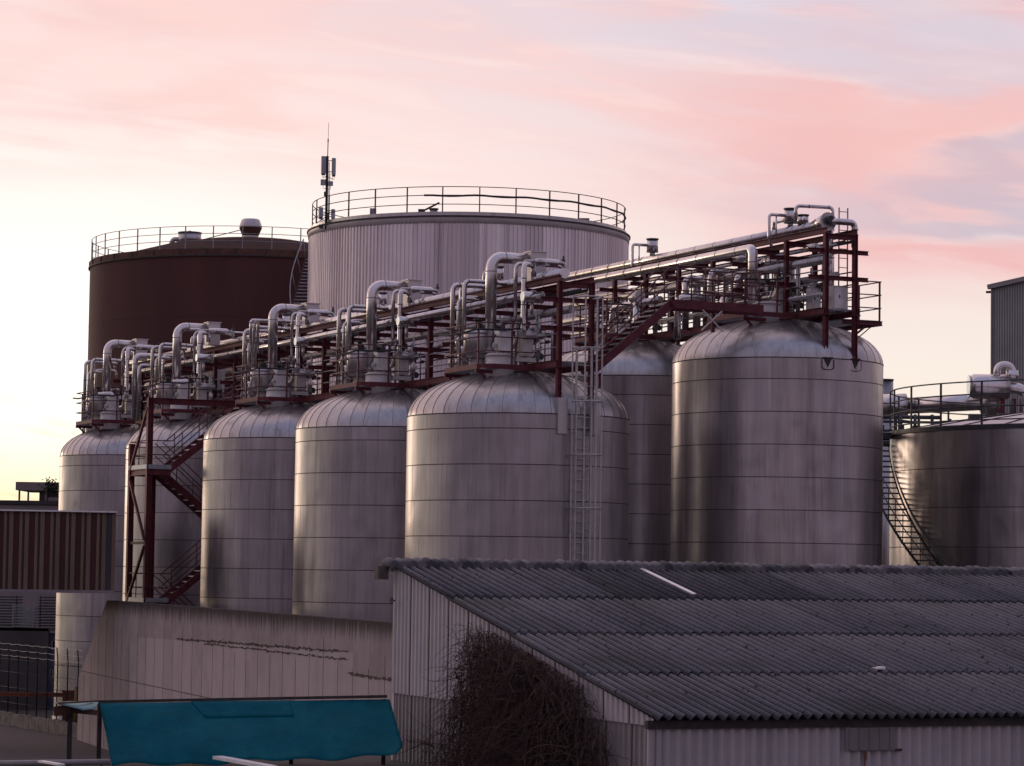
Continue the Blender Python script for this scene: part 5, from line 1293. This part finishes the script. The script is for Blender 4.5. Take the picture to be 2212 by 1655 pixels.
b=MB(); b.box((0,0,.72),(.42,.3,1.44)); b.box((0,0,1.47),(.5,.36,.06)); b.build('housing',M['orange'],t)
p=at(166,1530,107.); t=thing('bollard','yellow post beside the orange barrier gate','bollard',(p.x,p.y,GZ)); b=MB(); b.cyl((0,0,0),.1,1.62,14); b.build('tube',M['yellow'],t); b=MB(); b.lathe([(.1,1.62),(.06,1.67),(0,1.68)],14); b.build('cap',M['dark'],t)
p=at(235,1530,104.); t=thing('sign_post','dark blue post standing before the leftmost tank','post',(p.x,p.y,GZ)); 
# low wall, shutter and stacks behind
M['yardwall']=plain('dull_yard_wall',(.075,.066,.064),.9,0,.25,.8)
Yw=122.; z0=at(60,1357,Yw).z
a=at(-90,1400,Yw); c=at(104,1400,Yw); e=at(128,1400,Yw)
t=thing('yard_wall','dull grey yard wall under the stacked frames','wall',(a.x,Yw,GZ)); b=MB(); b.box(((c.x-a.x)/2,.2,(z0-GZ)/2),(c.x-a.x,.4,z0-GZ)); b.build('panel',M['yardwall'],t)
b=MB(); b.box(((c.x-a.x)+(e.x-c.x)/2,.3,(z0-GZ)/2-.1),(e.x-c.x,.2,z0-GZ-.2)); rnd=random.Random(5)
b.build('door',M['blue'],t)
b=MB()
for k in range(10): b.box(((c.x-a.x)+.12+rnd.random()*.35,.19,1.2+rnd.random()*1.7),(.08+.1*rnd.random(),.01,.1+.3*rnd.random()),0)
b.build('graffiti',M['tread'],t)
b=MB(); b.box(((e.x-a.x)/2,1.8,z0-GZ-.06),(e.x-a.x+.5,3.6,.12)); b.build('top_slab',M['yardwall'],t)
for x0,x1,y0,mm,lab in ((-30,38,1279,'stackm','dark stack of slatted frames cut by the left frame edge'),(33,82,1300,'stackl','pale stack of slatted frames on the yard wall'),(84,128,1279,'stackm','dark stack of slatted frames touching the leftmost tank')):
    pa_=at(x0,1350,Yw+1); pb_=at(x1,1350,Yw+1); hh=at(x0,y0,Yw+1).z-pa_.z
    if x0==33: pa_.y-=.9; pb_.y-=.9
    t=thing('frame_stack',lab,'stack',(pa_.x,pa_.y,z0+.02),0,'stacks of slatted steel frames on the yard wall')
    w=pb_.x-pa_.x; nn=int(max(hh,.8)/.125)
    for k in range(nn):
        b=MB(); z=.06+.125*k; b.box((w/2,0,z),(w,.06,.05)); b.box((w/2,1.1,z),(w,.06,.05)); b.box((.03,.55,z),(.06,1.04,.05)); b.box((w-.03,.55,z),(.06,1.04,.05))
        for q_ in (.3,.6,.85): b.box((w*q_,.55,z),(.05,1.04,.04))
        b.build('frame',M[mm],t)
    for x in (.06,w-.06):
        b=MB(); b.bar((x,-.06,0),(x,-.06,.125*nn),.05,.05); b.build('upright',M[mm],t)
t=bpy.data.objects['sign_post']; b=MB(); b.bar((0,0,0),(0,0,3.6),.11,.11); b.build('tube',M['blue'],t); b=MB(); b.box((0,0,.03),(.3,.3,.06)); b.build('foot',M['grey'],t)
# wooded slope closing the yard in the far left distance
